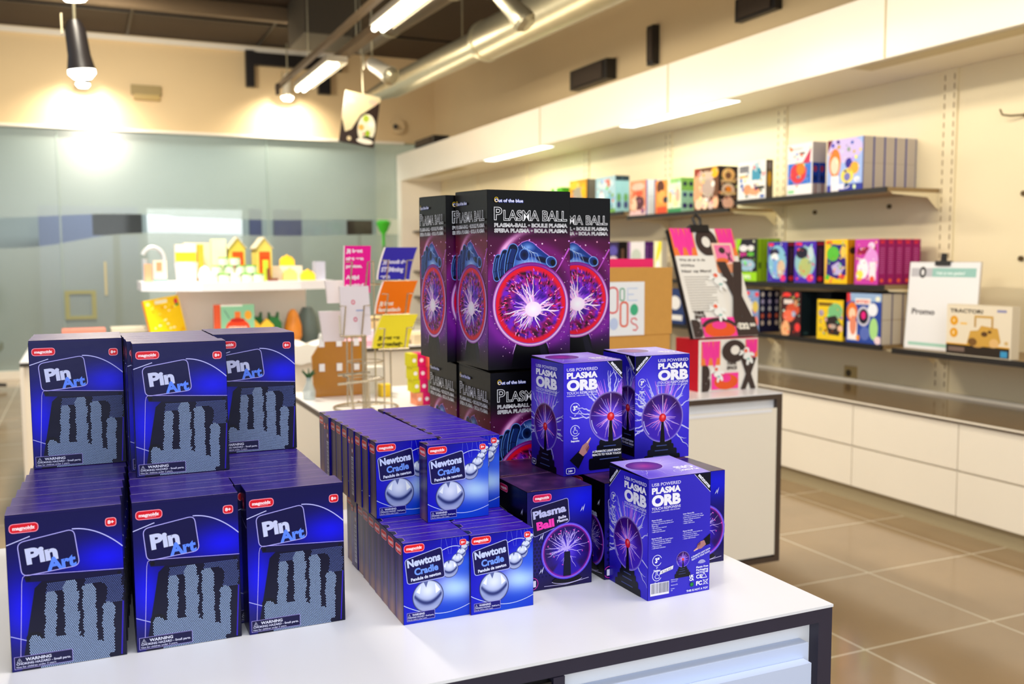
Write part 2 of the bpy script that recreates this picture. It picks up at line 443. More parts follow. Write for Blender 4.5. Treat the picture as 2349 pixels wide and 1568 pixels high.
def sphere_art(a, cx, cy, r):
    """printed chrome ball"""
    def fn(q, t, X, Y):
        nx, ny = q*np.cos(t), q*np.sin(t)
        C = mixc((150, 160, 205), (214, 222, 250), (ny+1)/2)
        C = mixc(C, (235, 240, 255), np.exp(-((nx/.55)**2+((ny-.35)/.5)**2)))
        band = np.exp(-((ny+.42-.32*nx**2*2.2)/.13)**2)*(np.abs(nx) < .86)
        C = mixc(C, (40, 52, 120), band*.85)
        C = mixc(C, (190, 196, 226), np.exp(-(((ny+.78))/.2)**2)*.8)
        return mixc(C, (38, 44, 110), np.clip((q-.93)/.05, 0, 1))
    a.disc(cx, cy, r, r, 20, 56, fn)
    a.poly([(cx-r*.28, cy+r*.92), (cx-r*.12, cy+r*.55), (cx+r*.02, cy+r*.95)], (120, 130, 180))
    a.poly([(cx-r*.75, cy+r*.35), (cx-r*.45, cy+r*.72), (cx-r*.52, cy+r*.2)], (246, 250, 255))
    a.poly([(cx+r*.45, cy+r*.75), (cx+r*.78, cy+r*.3), (cx+r*.5, cy+r*.1)], (250, 252, 255))
def cradle_front():
    w, h = 97.0, 114.0; a = Art(w, h); Y = lambda v: h*(1-v); U = lambda u: w*u
    vign(a, w, h, (22, 16, 205), [(U(.80), Y(.62), 44, 30, (214, 238, 255)), (U(.6), Y(.98), 60, 22, (22, 96, 214)), (U(.95), Y(.35), 24, 22, (70, 120, 235)), (U(.2), Y(.0), 40, 14, (30, 14, 170))])
    for i, x in enumerate((.58, .64, .74, .80, .86, .90)):
        a.line([(U(x), h), (U(x+(.05 if i % 2 else -.02)), Y(.2))], .25, (150, 160, 240))
    for cu, cv, r in ((.965, .10, 4.2), (.925, .145, 5.4), (.88, .205, 7.0), (.82, .285, 9.3), (.70, .385, 12.6)):
        sphere_art(a, U(cu), Y(cv), r)
    a.line([(U(.56+.3*k), Y(.15-.045*math.sin(k*2.4))) for k in np.linspace(0, 1, 14)], .9, (225, 230, 255))
    a.line([(U(1.0*k), Y(.76+.165*math.sin(k*2.55)**.9 if k > 0 else .76)) for k in np.linspace(0, 1, 26)], .9, (215, 225, 255))
    sphere_art(a, U(.365), Y(.685), 23.0)
    badge(a, [(U(.025), Y(.20)), (U(.575), Y(.095)), (U(.625), Y(.475)), (U(.06), Y(.505))], 4.5, 1.0, (26, 12, 108), (196, 200, 245))
    a.text('Newtons', U(.065), Y(.30), 10.5, (214, 222, 255), w=U(.50), rot=6.5, bold=.045)
    a.text('Cradle', U(.17), Y(.405), 9.6, (140, 176, 255), w=U(.36), rot=6.5, bold=.04)
    a.text('Pendule de newton', U(.115), Y(.475), 4.6, (228, 232, 255), w=U(.45), rot=5.5, bold=.035)
    brand_pill(a, U(.02), Y(.108), U(.29), 9.4, (236, 52, 66)); age_pill(a, U(.86), Y(.105), U(.09), 7.6, (238, 60, 74))
    warn(a, U(.045), Y(.965), U(.42), h*.105, (34, 20, 140))
    return a
def cradle_side(back=False):
    w, h = 35.0, 114.0; a = Art(w, h)
    if back:
        vign(a, w, h, (62, 22, 132), [(4, 50, 8, 60, (100, 70, 190))], 4, 8)
        a.ell(26, 98, 5.2, 5.2, (238, 52, 70)); a.text('n', 26, 95.5, 5, (255, 240, 240), al='c', bold=.05)
        a.ring(26, 82, 4.2, 4.2, .9, (235, 60, 80)); a.ell(26, 82, 3.2, 3.2, (225, 225, 240))
        a.rect(19, 10, 32, 72, (222, 224, 240))
        for i in range(26): a.rect(20, 12+i*2.25, 31, 12+i*2.25+(.6+.5*((i*7) % 3)), (80, 70, 130))
        brand_pill(a, 1.5, 92, 13, 9, (236, 52, 66), tight=True)
    else:
        vign(a, w, h, (52, 22, 104), [(22, 60, 7, 80, (112, 84, 150)), (2, 30, 5, 60, (46, 16, 190)), (18, 4, 20, 22, (190, 150, 140))], 8, 8)
        brand_pill(a, 3, 97, 26, 11, (238, 60, 52), tight=True)
    return a
def top_art(w, d, base, light, seam=True, streak=True, seed=0):
    a = Art(w, d)
    a.grid(0, 0, w, d, 12, 5, lambda X, Y: mixc(base, light, vnoise(X/w*6+seed, Y/d*2, seed)*.9-.1))
    if streak:
        a.rect(0, 0, w, .8, (222, 208, 250)); a.rect(0, d-.35, w, d, (178, 160, 225))
        a.line([(w*.12, d*.62), (w*.7, d*.66), (w*.9, d*.6)], .5, (196, 180, 238))
    if seam:
        a.poly([(0, d*.2), (w*.07, d*.34), (w*.08, d*.7), (0, d*.84)], (30, 12, 60)); a.line([(0, d*.2), (w*.07, d*.34), (w*.08, d*.7), (0, d*.84)], .6, (210, 180, 190))
    return a
def plasma_disc(a, cx, cy, r, tall=False, seed=3):
    rng = random.Random(seed)
    if tall:
        a.disc(cx, cy, r*1.10, r*1.10, 4, 60, lambda q, t, X, Y: mixc((255, 240, 255), (150, 40, 160), np.abs(q-.955)/.045+.75*np.exp(-((t-1.5)/.8)**2)), r0=.90)
        def fn(q, t, X, Y):
            n = vnoise(t*6.2, q*5, seed, 3); n2 = vnoise(t*9+9, q*11, seed+1, 2)
            C = mixc((255, 240, 255), (140, 52, 215), q/.42+n*.25)
            C = mixc(C, (78, 22, 150), np.clip((n-.45)*5, 0, 1)*(q > .2)*.8)
            C = mixc(C, (236, 40, 120), np.clip((q-.45)/.3, 0, 1)*np.clip((n2-.3)*3, 0, 1))
            C = mixc(C, (58, 4, 54), np.clip((n2-.56)*9, 0, 1)*np.clip((q-.55)/.2, 0, 1)*.9)
            C = mixc(C, (236, 30, 70), np.clip((q-.86)/.05, 0, 1)); return C
        a.disc(cx, cy, r, r, 26, 96, fn)
        for i in range(150):
            t = rng.uniform(0, 6.283); q0 = rng.uniform(.45, .88); q1 = q0+rng.uniform(.04, .11)
            a.line([(cx+r*q0*math.cos(t), cy+r*q0*math.sin(t)), (cx+r*q1*math.cos(t+.03), cy+r*q1*math.sin(t+.03))], r*rng.uniform(.02, .05), rng.choice([(255, 120, 190), (255, 80, 130), (60, 4, 50), (200, 120, 250), (90, 10, 70), (255, 170, 220)]), r*.006)
        for i in range(46):
            t = rng.uniform(0, 6.283); l = rng.uniform(.3, .78)*(1.1 if math.sin(t) > -.2 else .8)
            a.bolt(cx+r*.05, cy-r*.12, cx+r*.05+r*l*math.cos(t), cy-r*.12+r*l*math.sin(t), r*.06*rng.uniform(.5, 1.2), rng.choice([(255, 240, 255), (255, 206, 240), (236, 190, 255)]), .10, 1, rng, 6)
        a.disc(cx+r*.05, cy-r*.12, r*.24, r*.2, 3, 20, lambda q, t, X, Y: mixc((255, 255, 255), (255, 232, 250), q))
    else:
        a.disc(cx, cy, r*1.08, r*1.08, 2, 48, lambda q, t, X, Y: mixc((214, 180, 255), (92, 70, 225), (q-.9)/.1), r0=.9)
        def fn(q, t, X, Y):
            n = vnoise(t*5, q*4, seed, 2)
            C = mixc((150, 120, 255), (70, 34, 190), q/.5)
            C = mixc(C, (60, 8, 96), np.clip((q-.45)/.35, 0, 1)*(.35+.65*n)*(np.sin(t) > -.75))
            return mixc(C, (214, 60, 200), np.clip((q-.93)/.05, 0, 1)*.8)
        a.disc(cx, cy, r, r, 12, 60, fn)
        a.up()
        for i in range(34):
            t = rng.uniform(-.5, 3.64) if i < 26 else rng.uniform(0, 6.28); l = rng.uniform(.6, .93)
            x1, y1 = cx+r*l*math.cos(t), cy+r*.08+r*l*math.sin(t)*.9
            a.bolt(cx, cy+r*.08, x1, y1, r*.035, (216, 196, 255), .13, 1, rng, 6)
            if i % 2: a.line([(x1, y1), (cx+(x1-cx)*1.04, cy+(y1-cy)*1.04)], r*.06, (255, 110, 220), up=False)
        a.up()
def orb_ball(a, cx, cy, r, red=False, seed=5):
    rng = random.Random(seed)
    def fn(q, t, X, Y):
        n = vnoise(t*4, q*3, seed, 2); s = np.sin(t)
        C = mixc((176, 150, 255), (96, 58, 206), q/.6)
        C = mixc(C, (74, 6, 80) if not red else (110, 6, 50), np.clip((q-.35)/.5, 0, 1)*np.clip(.45+s*.8, 0, 1)*(.35+.65*n))
        return mixc(C, (196, 186, 250), np.clip((q-.95)/.03, 0, 1)*.85)
    a.disc(cx, cy, r, r, 12, 56, fn); a.up()
    for i in range(30):
        t = rng.uniform(0, 6.283); l = rng.uniform(.55, .93)
        a.bolt(cx, cy, cx+r*l*math.cos(t), cy+r*l*math.sin(t), r*.038, rng.choice([(232, 196, 255), (250, 170, 236), (196, 180, 255)]), .10, 0, rng, 5)
    a.line([(cx, cy), (cx, cy+r*.92)], r*.028, (235, 215, 255)); a.line([(cx, cy), (cx, cy-r*.95)], r*.02, (225, 205, 255))
    a.ring(cx, cy, r*.9, r*.9, r*.035, (208, 206, 255), 10, 185, 225)
    a.poly([(cx-r*.045, cy), (cx+r*.045, cy), (cx+r*.12, cy-r*1.02), (cx-r*.12, cy-r*1.02)], (16, 14, 36))
    a.shade(cx, cy, r*.17, r*.17, (255, 96, 110), (214, 20, 50)); a.shade(cx+r*.02, cy+r*.05, r*.08, r*.08, (255, 190, 180), (255, 90, 100))
def orb_base(a, cx, top, r):
    y = top
    for k, (hw, hh) in enumerate(((.46, .18), (.56, .2), (.72, .24), (.88, .32))):
        c = [(22, 26, 50), (18, 22, 44), (24, 28, 56), (14, 16, 36)][k]
        a.rbox(cx-r*hw, y-r*hh*1.3, cx+r*hw, y, r*.09, c); a.rect(cx-r*hw*.5, y-r*.08, cx+r*hw*.4, y-r*.045, (96, 110, 170)); y -= r*hh
def orb_bg(a, w, h, cx, cy, r, seed=1, purple=False):
    base = (82, 64, 222) if not purple else (100, 54, 200)
    vign(a, w, h, base, [(cx, cy+r*.8, r*1.25, r*1.15, (134, 126, 255)), (w*.9, h*.95, w*.5, h*.2, (58, 50, 190)), (w*.1, h*.06, w*.4, h*.2, (50, 34, 176))], 14, 20)
    rng = random.Random(seed); a.up()
    for i in range(22):
        t = rng.uniform(-.5, 3.64) if i % 3 else rng.uniform(0, 6.28); l = rng.uniform(1.25, 1.95)
        a.bolt(cx+r*math.cos(t), cy+r*math.sin(t), cx+r*l*math.cos(t), cy+r*l*math.sin(t), r*.06, (214, 212, 255), .16, 1, rng, 7, w1=r*.014)
    for i in range(14):
        t = rng.uniform(.9, 2.3); a.line([(cx+r*math.cos(t), cy+r*math.sin(t)), (cx+r*1.5*math.cos(t), cy+r*1.55*math.sin(t))], r*.05, (206, 150, 255), r*.01, up=False)
    a.up()
def orb_title(a, x, y, w, al='l', k=1.0):
    """the four title lines; y is the top"""
    x0 = x if al == 'l' else x-w if al == 'r' else x-w/2
    Wt = (236, 232, 255)
    a.text('USB POWERED', x0, y-5.4*k, 5.0*k, Wt, w=w, bold=.01)
    a.text('PLASMA', x0, y-17.0*k, 9.3*k, (250, 248, 255), w=w, bold=.05)
    a.text('ORB', x0, y-36*k, 16.2*k, (250, 248, 255), w=w, bold=.06)
    a.text('TOUCH RESPONSIVE', x0, y-42.6*k, 4.2*k, Wt, w=w, bold=.015)
    a.text('PLASMAKUGEL - LAMPE PLASMA - BOLA DE PLASMA', x0, y-46.0*k, 1.9*k, Wt, w=w*.98, bold=.01)
def satz(a, w, h, left, s=29, txt='satzuma'):
    if left:
        a.poly([(0, h), (0, h-s), (s, h)], (16, 18, 52)); a.line([(0, h-s), (s, h)], .8, (225, 225, 250)); a.text(txt, s*.10, h-s*.78, 5.4, (245, 245, 255), w=s*.98, rot=45, bold=.04)
    else:
        a.poly([(w, h), (w, h-s), (w-s, h)], (16, 18, 52)); a.line([(w-s, h), (w, h-s)], .8, (225, 225, 250)); a.text(txt, w-s*.78, h-s*.10, 5.4, (245, 245, 255), w=s*.98, rot=-45, bold=.04)
def icons(a, x, y1, y2, r=9.5):
    for y, kind in ((y1, 0), (y2, 1)):
        a.ring(x, y, r, r, 1.0, (232, 230, 255), 30, 20, 330)
        if kind == 0:
            a.text('3"', x-r*.45, y-3.2, 7.0, (250, 250, 255), w=r*.95, bold=.05); a.text('3"', x, y-r-4.2, 2.4, (240, 240, 255), al='c', bold=.03); a.text('Diameter', x, y-r-8.6, 3.0, (245, 245, 255), w=r*1.5, al='c', bold=.04)
        else:
            a.line([(x-2, y-4.5), (x-4, y-1), (x-2, y+.2), (x-1.4, y+6), (x+.4, y+6), (x+.6, y+1), (x+4, y), (x+3.6, y-4.5)], .9, (240, 240, 255), closed=True)
            a.text('Touch', x, y-r-5, 3.0, (245, 245, 255), w=r*1.05, al='c', bold=.04); a.text('Responsive', x, y-r-9.4, 3.0, (245, 245, 255), w=r*1.8, al='c', bold=.04)
def pointing_hand(a, x, y, s, ang):
    """sleeve, wrist and extended finger reaching up to the right"""
    ca, sa = math.cos(R(ang)), math.sin(R(ang)); T = lambda p: [(x+(u*ca-v*sa)*s, y+(u*sa+v*ca)*s) for u, v in p]
    a.poly(T([(-30, -10), (-8, -7), (-6, 7), (-28, 12)]), (22, 20, 44))
    a.poly(T([(-9, -5), (0, -7.5), (9, -6), (12, -1), (22, .2), (22.6, 2.6), (12, 4), (4, 7), (-9, 5.5)]), (196, 150, 150))
    a.poly(T([(0, -7.5), (9, -6), (11, -3), (2, -2.5)]), (150, 104, 116)); a.poly(T([(12, 1.6), (22, 1.2), (22.6, 2.6), (12, 4)]), (240, 208, 206))
    a.line(T([(3, -4.6), (10, -3.4)]), .7*s, (110, 70, 90)); a.line(T([(3, -1.6), (11, -.6)]), .7*s, (120, 80, 96))
def orb_T1(w, h):
    a = Art(w, h); cx, cy, r = w*.46, h*.40, w*.37
    orb_bg(a, w, h, cx, cy, r, 4, True); orb_base(a, cx, cy-r*.92, r*1.05); orb_ball(a, cx, cy, r, True, 6); orb_title(a, w*.5, h-7, w*.66, 'c', 1.02)
    a.rbox(4, 4, 17, 12, 2.2, (40, 24, 120), (240, 240, 255), .7); a.text('14+', 10.5, 6, 3.8, (245, 245, 255), al='c', bold=.04); return a
def orb_T2(w, h):
    a = Art(w, h); cx, cy, r = w*.80, h*.50, w*.37
    orb_bg(a, w, h, cx, cy, r, 8); orb_base(a, cx, cy-r*.9, r*1.15); orb_ball(a, cx, cy, r, False, 9); orb_title(a, w*.05, h-7, w*.52, 'l', 1.0)
    satz(a, w, h, False); icons(a, w*.19, h*.60, h*.40, 8.6); pointing_hand(a, w*.34, h*.22, 1.0, 52)
    a.text('A DRAMATIC LIGHT SHOW', w*.48, h*.185, 3.4, (245, 245, 255), w=w*.5, bold=.04, rot=-1); a.text('REACTS TO YOUR TOUCH', w*.48, h*.155, 3.4, (245, 245, 255), w=w*.5, bold=.04, rot=-1)
    a.rbox(5, 4, 20, 12, 2.2, (52, 36, 170), (240, 240, 255), .7); a.text('14+', 12.5, 6, 3.8, (245, 245, 255), al='c', bold=.04); return a
def orb_T3(w, h):
    a = Art(w, h); cx, cy, r = w*.5, h*.40, w*.385
    orb_bg(a, w, h, cx, cy, r, 12); orb_base(a, cx, cy-r*.9, r*.98); orb_ball(a, cx, cy, r, False, 14); orb_title(a, w*.97, h-6, w*.56, 'r', 1.02)
    satz(a, w, h, True, 32); icons(a, w*.12, h*.745, h*.615, 7.2); return a
def orb_T4(w, h):
    a = Art(w, h); orb_bg(a, w, h, w*.9, h*.9, w*.2, 2)
    vign(a, w, h, (84, 72, 214), [(w*.3, h*.5, w*.6, h*.5, (74, 64, 200))], 8, 10); a.up()
    orb_title(a, w*.05, h-6, w*.46, 'l', .95); satz(a, w, h, False, 30)
    Wt = (226, 224, 250); rng = random.Random(5)
    def para(x, y, wd, lines, b=True):
        for i, t in enumerate(lines): a.text(t, x, y-i*2.9, 1.7, Wt, w=min(wd, len(t)*1.18), bold=.02 if i else .05, up=False)
        a.up()
    para(w*.05, h*.655, w*.42, ['Plasma Orb (EN)', '- When touched, blue flashes of', 'lightning will move to greet your', 'fingertips', '- No software required', '- Plug and play', '- USB Cable included'])
    para(w*.55, h*.675, w*.42, ['Lampe Plasma (FR)', '- Lorsque vous le touchez, des', 'eclairs bleus suivent les doigts', '- Aucun logiciel necessaire', '- Plug and play', '- Cable USB inclus'])
    para(w*.05, h*.505, w*.42, ['Plasma Orb (DE)', '- Bei Beruhrung der Kugel folgen', 'blaue Lichtblitze den Fingern', '- Software nicht erforderlich', '- Plug and play', '- USB-Kabel enthalten'])
    para(w*.55, h*.53, w*.42, ['Plasma Orb (ES)', '- Al contacto, rayos azules se', 'mueven hacia tus dedos', '- No se necesita software', '- Cable USB incluido'])
    icons(a, w*.14, h*.325, h*.20, 8.0)
    orb_base(a, w*.55, h*.24, 16); orb_ball(a, w*.555, h*.30, 12.0, False, 3); pointing_hand(a, w*.86, h*.40, .75, 205)
    a.text('A DRAMATIC LIGHT SHOW', w*.69, h*.295, 2.6, (240, 240, 255), w=w*.33, bold=.03, rot=16); a.text('REACTS TO YOUR TOUCH', w*.70, h*.275, 2.6, (240, 240, 255), w=w*.31, bold=.03, rot=16)
    a.rect(w*.03, h*.035, w*.33, h*.14, (240, 238, 250))
    x = w*.05
    while x < w*.31:
        b = rng.choice((.35, .5, .8)); a.rect(x, h*.052, x+b, h*.135, (40, 30, 80)); x += b+rng.choice((.4, .6, .9))
    for i, t in enumerate(('Made in China', 'satzuma.com', '', 'Satzuma LTD.', '', 'London', 'UK')): a.text(t, w*.36, h*.14-i*2.7, 1.6, Wt, bold=.02, up=False) if t else None
    a.up()
    for i, t in enumerate(('Plastic Free', 'Packaging', 'RECYCLE ME')): a.text(t, w*.97, h*.205-i*4.2, 2.8, (240, 240, 255), w=w*.20, al='r', bold=.04)
    for i in range(5): a.ring(w*.86, h*.235, 2+i*1.3, 2+i*1.1, .5, (240, 240, 255), 12, 20, 160)
    a.text('UK', w*.66, h*.135, 4.0, (250, 250, 255), w=8, bold=.05); a.text('CA', w*.66, h*.108, 4.0, (250, 250, 255), w=8, bold=.05)
    a.text('CE', w*.77, h*.118, 5.6, (250, 250, 255), w=11, bold=.03); a.line([(w*.9+6*math.cos(R(t)), h*.13+5*math.sin(R(t))) for t in (90, 210, 330)], 1.6, (250, 250, 255), closed=True)
    a.shade(w*.70, h*.075, 3.6, 3.6, (60, 190, 90), (20, 110, 90)); a.text('FC', w*.77, h*.06, 6.2, (250, 250, 255), w=11, bold=.05)
    a.line([(w*.89, h*.095), (w*.905, h*.06), (w*.945, h*.06), (w*.96, h*.095)], .7, (245, 245, 255), closed=True); a.line([(w*.88, h*.1), (w*.97, h*.055)], .7, (245, 245, 255)); a.line([(w*.97, h*.1), (w*.88, h*.055)], .7, (245, 245, 255))
    a.text('THIS IS NOT A TOY', w*.97, h*.018, 3.0, (245, 245, 255), w=w*.36, al='r', bold=.03)
    # white price sticker
    o = [(w*.17, h*.205), (w*.385, h*.235), (w*.395, h*.265), (w*.19, h*.237)]; a.poly(o, (238, 236, 242)); a.text('\u20ac26.00', w*.21, h*.212, 3.4, (120, 116, 140), w=w*.16, rot=13)
    return a
def orb_top(w, d):
    a = Art(w, d); vign(a, w, d, (176, 160, 238), [(w*.5, d*.7, w*.4, d*.3, (206, 196, 250)), (w*.1, d*.2, w*.3, d*.3, (120, 96, 220))], 8, 8)
    rng = random.Random(3)
    for i in range(12): a.bolt(w*.35, d*.6, w*.35+w*.6*math.cos(i*.6), d*.6+w*.5*math.sin(i*.6), .9, (232, 226, 255), .14, 1, rng, 6)
    a.shade(w*.32, d*.62, w*.27, d*.24, (190, 70, 170), (104, 40, 160)); a.ring(w*.32, d*.62, w*.27, d*.24, .8, (230, 214, 255))
    a.text('ORB', w*.95, d*.42, -13, (246, 244, 255), w=-w*.3, bold=.05); a.text('PLASMA', w*.95, d*.25, -7, (246, 244, 255), w=-w*.3, bold=.05)
    a.ring(w*.6, d*.2, 6, 6, .8, (240, 240, 255)); a.rect(0, 0, w, .6, (240, 232, 255)); return a
def magball(w, h, dark=False):
    a = Art(w, h); Y = lambda v: h*(1-v); U = lambda u: w*u
    if dark: vign(a, w, h, (9, 8, 34), [(w*.2, h*.1, w*.4, h*.2, (20, 14, 50))], 5, 6)
    else: vign(a, w, h, (38, 22, 120), [(U(.85), Y(.12), w*.5, h*.22, (34, 44, 228)), (U(.12), Y(.7), w*.25, h*.3, (52, 38, 150)), (U(.5), Y(1), w*.6, h*.16, (52, 36, 96))])
    if not dark:
        for i in range(6):
            for j in range(11):
                r = 2.6-.28*i
                if r > .5: a.ell(U(.06)+i*6.3+(j % 2)*3, Y(.50)-j*5.6, r, r, (26, 14, 104), 12)
    else: a.line([(0, Y(.28)), (U(.3), Y(.30)), (U(.6), Y(.42)), (U(.9), Y(.6))], .8, (220, 220, 245))
    cx, cy, r = U(.605), Y(.635), w*.37
    plasma_disc(a, cx, cy, r, False, 11 if not dark else 13)
    a.poly([(cx-w*.05, cy-r*.02), (cx+w*.05, cy-r*.02), (cx+w*.07, cy-r*.95), (cx-w*.07, cy-r*.95)], (22, 12, 70))
    a.ell(cx, cy-r*1.12, r*.62, r*.20, (14, 10, 40)); a.ring(cx, cy-r*1.06, r*.68, r*.18, .8, (220, 210, 250), 24, 200, 340)
    a.line([(U(.25), Y(.965)), (U(.6), Y(.975)), (U(.95), Y(.94))], .7, (222, 214, 250))
    if not dark:
        badge(a, [(U(.05), Y(.165)), (U(.62), Y(.095)), (U(.645), Y(.335)), (U(.09), Y(.455))], 4.5, .9, (32, 16, 88), (190, 186, 235))
        plasma_disc(a, cx, cy, r, False, 11)
        a.poly([(cx-w*.045, cy-r*.02), (cx+w*.045, cy-r*.02), (cx+w*.06, cy-r*.95), (cx-w*.06, cy-r*.95)], (22, 12, 70))
        a.text('Plasma', U(.085), Y(.27), 11.5, (206, 206, 240), w=U(.51), rot=7, bold=.045); a.text('Ball', U(.14), Y(.385), 12.0, (255, 90, 200), w=U(.27), rot=7, bold=.05)
        a.text('Balle', U(.47), Y(.30), 4.4, (235, 232, 255), w=U(.12), rot=7, bold=.03); a.text('Plasma', U(.45), Y(.335), 4.4, (235, 232, 255), w=U(.17), rot=7, bold=.03)
    else: a.text('Plasma', U(.30), Y(.36), 9.0, (206, 206, 235), w=U(.5), rot=-2, bold=.045); a.text('Ball', U(.32), Y(.46), 8.0, (215, 205, 225), w=U(.3), bold=.04)
    brand_pill(a, U(.085), Y(.098), U(.27), 9.6, (222, 48, 110), (255, 150, 200))
    for x, y in ((.81, .25), (.17, .49), (.17, .83)):
        a.poly([(U(x), Y(y)), (U(x+.035), Y(y-.055)), (U(x+.03), Y(y-.02)), (U(x+.075), Y(y-.075)), (U(x+.045), Y(y+.0)), (U(x+.04), Y(y-.03))], (225, 225, 255))
    if not dark: a.ring(U(.07), Y(.92), 9, 9, 1.0, (224, 80, 190), 24); a.rect(U(.03), Y(.955), U(.12), Y(.89), (235, 230, 245))
    return a
def tall_front(w, h, side=False):
    a = Art(w, h); Y = lambda v: h*(1-v); U = lambda u: w*u
    K = (16, 14, 18) if not side else (44, 36, 22)
    def bg(X, Yy):
        u, v = X/w, 1-Yy/h; C = np.broadcast_to(np.array(K, float), X.shape+(3,))
        t = np.clip((v-.17)/.1, 0, 1)*np.clip((1.0-v)/.16, 0, 1)
        col = mixc((104, 14, 84) if not side else (140, 30, 76), (112, 28, 140), np.clip((v-.4)/.3, 0, 1)); C = mixc(C, col, t)
        rr = np.hypot((u-.52)*1.0, (v-.60)*h/w)
        C = mixc(C, (206, 80, 220), np.exp(-((rr-.56)/.07)**2)*.4*t)
        ra = np.hypot((u-.60)*.95, (v-.46)*h/w); m = np.exp(-((ra-.47)/.035)**2)*np.clip((.42-v)/.1, 0, 1)*np.clip((.95-u), 0, 1)
        return mixc(C, (255, 205, 245), np.clip(m*1.6*(1.0-u*.8), 0, 1))
    a.grid(0, 0, w, h, 40, 72, bg)
    rng = random.Random(21); a.up()
    for _ in range(190):
        v = rng.uniform(.25, .93); u = rng.uniform(.01, .99); r = rng.choice((.4, .55, .75, 1.5 if v < .4 else .6))
        a.add([[(U(u)+r*math.cos(t), Y(v)+r*math.sin(t)) for t in (0, 1.05, 2.1, 3.15, 4.2, 5.25)]], rng.choice([(255, 225, 245), (255, 190, 220), (240, 180, 255)]), up=False)
    a.line([(U(.80), Y(.47)), (U(.86), Y(.43)), (U(.99), Y(.32))], 1.0, (206, 110, 214), 3)
    # stand
    a.poly([(U(.27), Y(.99)), (U(.34), Y(.835)), (U(.70), Y(.835)), (U(.77), Y(.99))], (14, 10, 20) if not side else (40, 30, 24))
    a.line([(U(.335), Y(.85)), (U(.29), Y(.915))], 1.6, (240, 200, 255), .4); a.line([(U(.70), Y(.85)), (U(.735), Y(.89))], 1.4, (200, 150, 240), .4)
    a.poly([(U(.60), Y(.85)), (U(.66), Y(.85)), (U(.76), Y(.97)), (U(.66), Y(.97))], (46, 40, 62))
    # hand, printed blue: back of the hand, curled fingers reaching down on the left and a thumb on the right
    def finger(pts, w, w1, hi=True):
        P = [(U(x), Y(y)) for x, y in pts]; E = (126, 170, 236)
        for ww, c in ((1.3, E), (0, (20, 34, 80))):
            a.line(P, w+ww*2, c, w1+ww*2); a.ell(P[0][0], P[0][1], w/2+ww, w/2+ww, c, 18); a.ell(P[-1][0], P[-1][1], w1/2+ww, w1/2+ww, c, 18)
        a.line([(x+w*.14, y) for x, y in P], w*.5, (38, 66, 132), w1*.45); a.line([(x-w*.24, y) for x, y in P], w*.12, (92, 136, 206), w1*.1)
        q = P[len(P)//2]; a.line([(q[0]-w*.38, q[1]-1), (q[0], q[1]+1.5), (q[0]+w*.38, q[1]-.5)], .9, (10, 16, 44))
        q = P[-1]; a.ell(q[0]-w1*.05, q[1]-w1*.1, w1*.27, w1*.36, (12, 18, 46), 14)
    pr = [(.24, .36), (.29, .325), (.36, .31), (.41, .288), (.475, .278), (.54, .29), (.60, .315), (.68, .345), (.76, .372), (.81, .39), (.81, .41), (.77, .425), (.66, .43), (.55, .425), (.45, .43), (.34, .445), (.27, .45)]
    P = [(U(x), Y(y)) for x, y in pr]; a.line(P, 2.0, (206, 150, 236), closed=True); a.poly(P, (46, 82, 158))
    for cx, cy, rx, ry, ro, ci, co in ((.50, .405, 34, 11, 0, (190, 216, 250), (66, 108, 190)), (.60, .36, 17, 6, -.45, (96, 140, 214), (40, 72, 146)), (.48, .315, 15, 9, 0, (150, 190, 244), (52, 88, 164)), (.375, .35, 11, 12, -.2, (60, 100, 176), (36, 62, 128)),
                                  (.66, .385, 13, 5, -.3, (14, 20, 50), (34, 56, 116))):
        a.shade(U(cx), Y(cy), rx, ry, ci, co, rot=ro)
    for k in range(5): a.line([(U(.40+.03*k), Y(.30+.01*k)), (U(.45+.035*k), Y(.35)), (U(.44+.05*k), Y(.41))], .9, (206, 226, 252), .3)
    a.ell(U(.435), Y(.357), 9.5, 10.5, (126, 170, 236), 22); a.shade(U(.435), Y(.357), 8.4, 9.4, (16, 26, 62), (40, 68, 136))
    finger([(.125, .375), (.105, .41), (.095, .45), (.105, .485)], 11, 10); finger([(.205, .350), (.175, .39), (.160, .44), (.170, .48)], 13, 12); finger([(.30, .325), (.275, .36), (.255, .405), (.245, .45)], 17, 15)
    a.ell(U(.765), Y(.397), 11, 9.5, (150, 190, 244), 22, -.5); a.shade(U(.765), Y(.397), 9.6, 8.2, (26, 44, 96), (60, 96, 170), rot=-.5); a.ell(U(.785), Y(.402), 4.6, 5.6, (8, 10, 28), 16)
    plasma_disc(a, U(.515), Y(.638), w*.425, True, 3)
    t1 = (250, 250, 252)
    a.text('Out of the blue', U(.075), Y(.066), 5.6, (90, 110, 200), w=U(.345), bold=.07); a.text('Out of the blue', U(.08), Y(.065), 5.2, (246, 246, 255), w=U(.335), bold=.02)
    a.ring(U(.098), Y(.053), 3.4, 4.0, .9, (240, 210, 60), 20)
    def outl(t, x, y, hh, ww, lw):
        a.text(t, x, y, hh, t1, w=ww, bold=lw, ref=0.0); a.text(t, x, y, hh, K, w=ww, bold=-.002, ref=0.0)
    outl('P', U(.075), Y(.163), 22, U(.085), .028); outl('LASMA BALL', U(.185), Y(.165), 17.5, U(.765), .032)
    for t, v, ww in (('PLASMA-BALL \u2022 BOULE PLASMA', .202, .88), ('SFERA PLASMA \u2022 BOLA PLASMA', .232, .88)):
        a.text(t, U(.075), Y(v), 6.2, t1, w=U(ww), bold=.05, ref=0.0); a.text(t, U(.075), Y(v), 6.2, (60, 40, 60), w=U(ww), bold=-.012, ref=0.0)
    return a
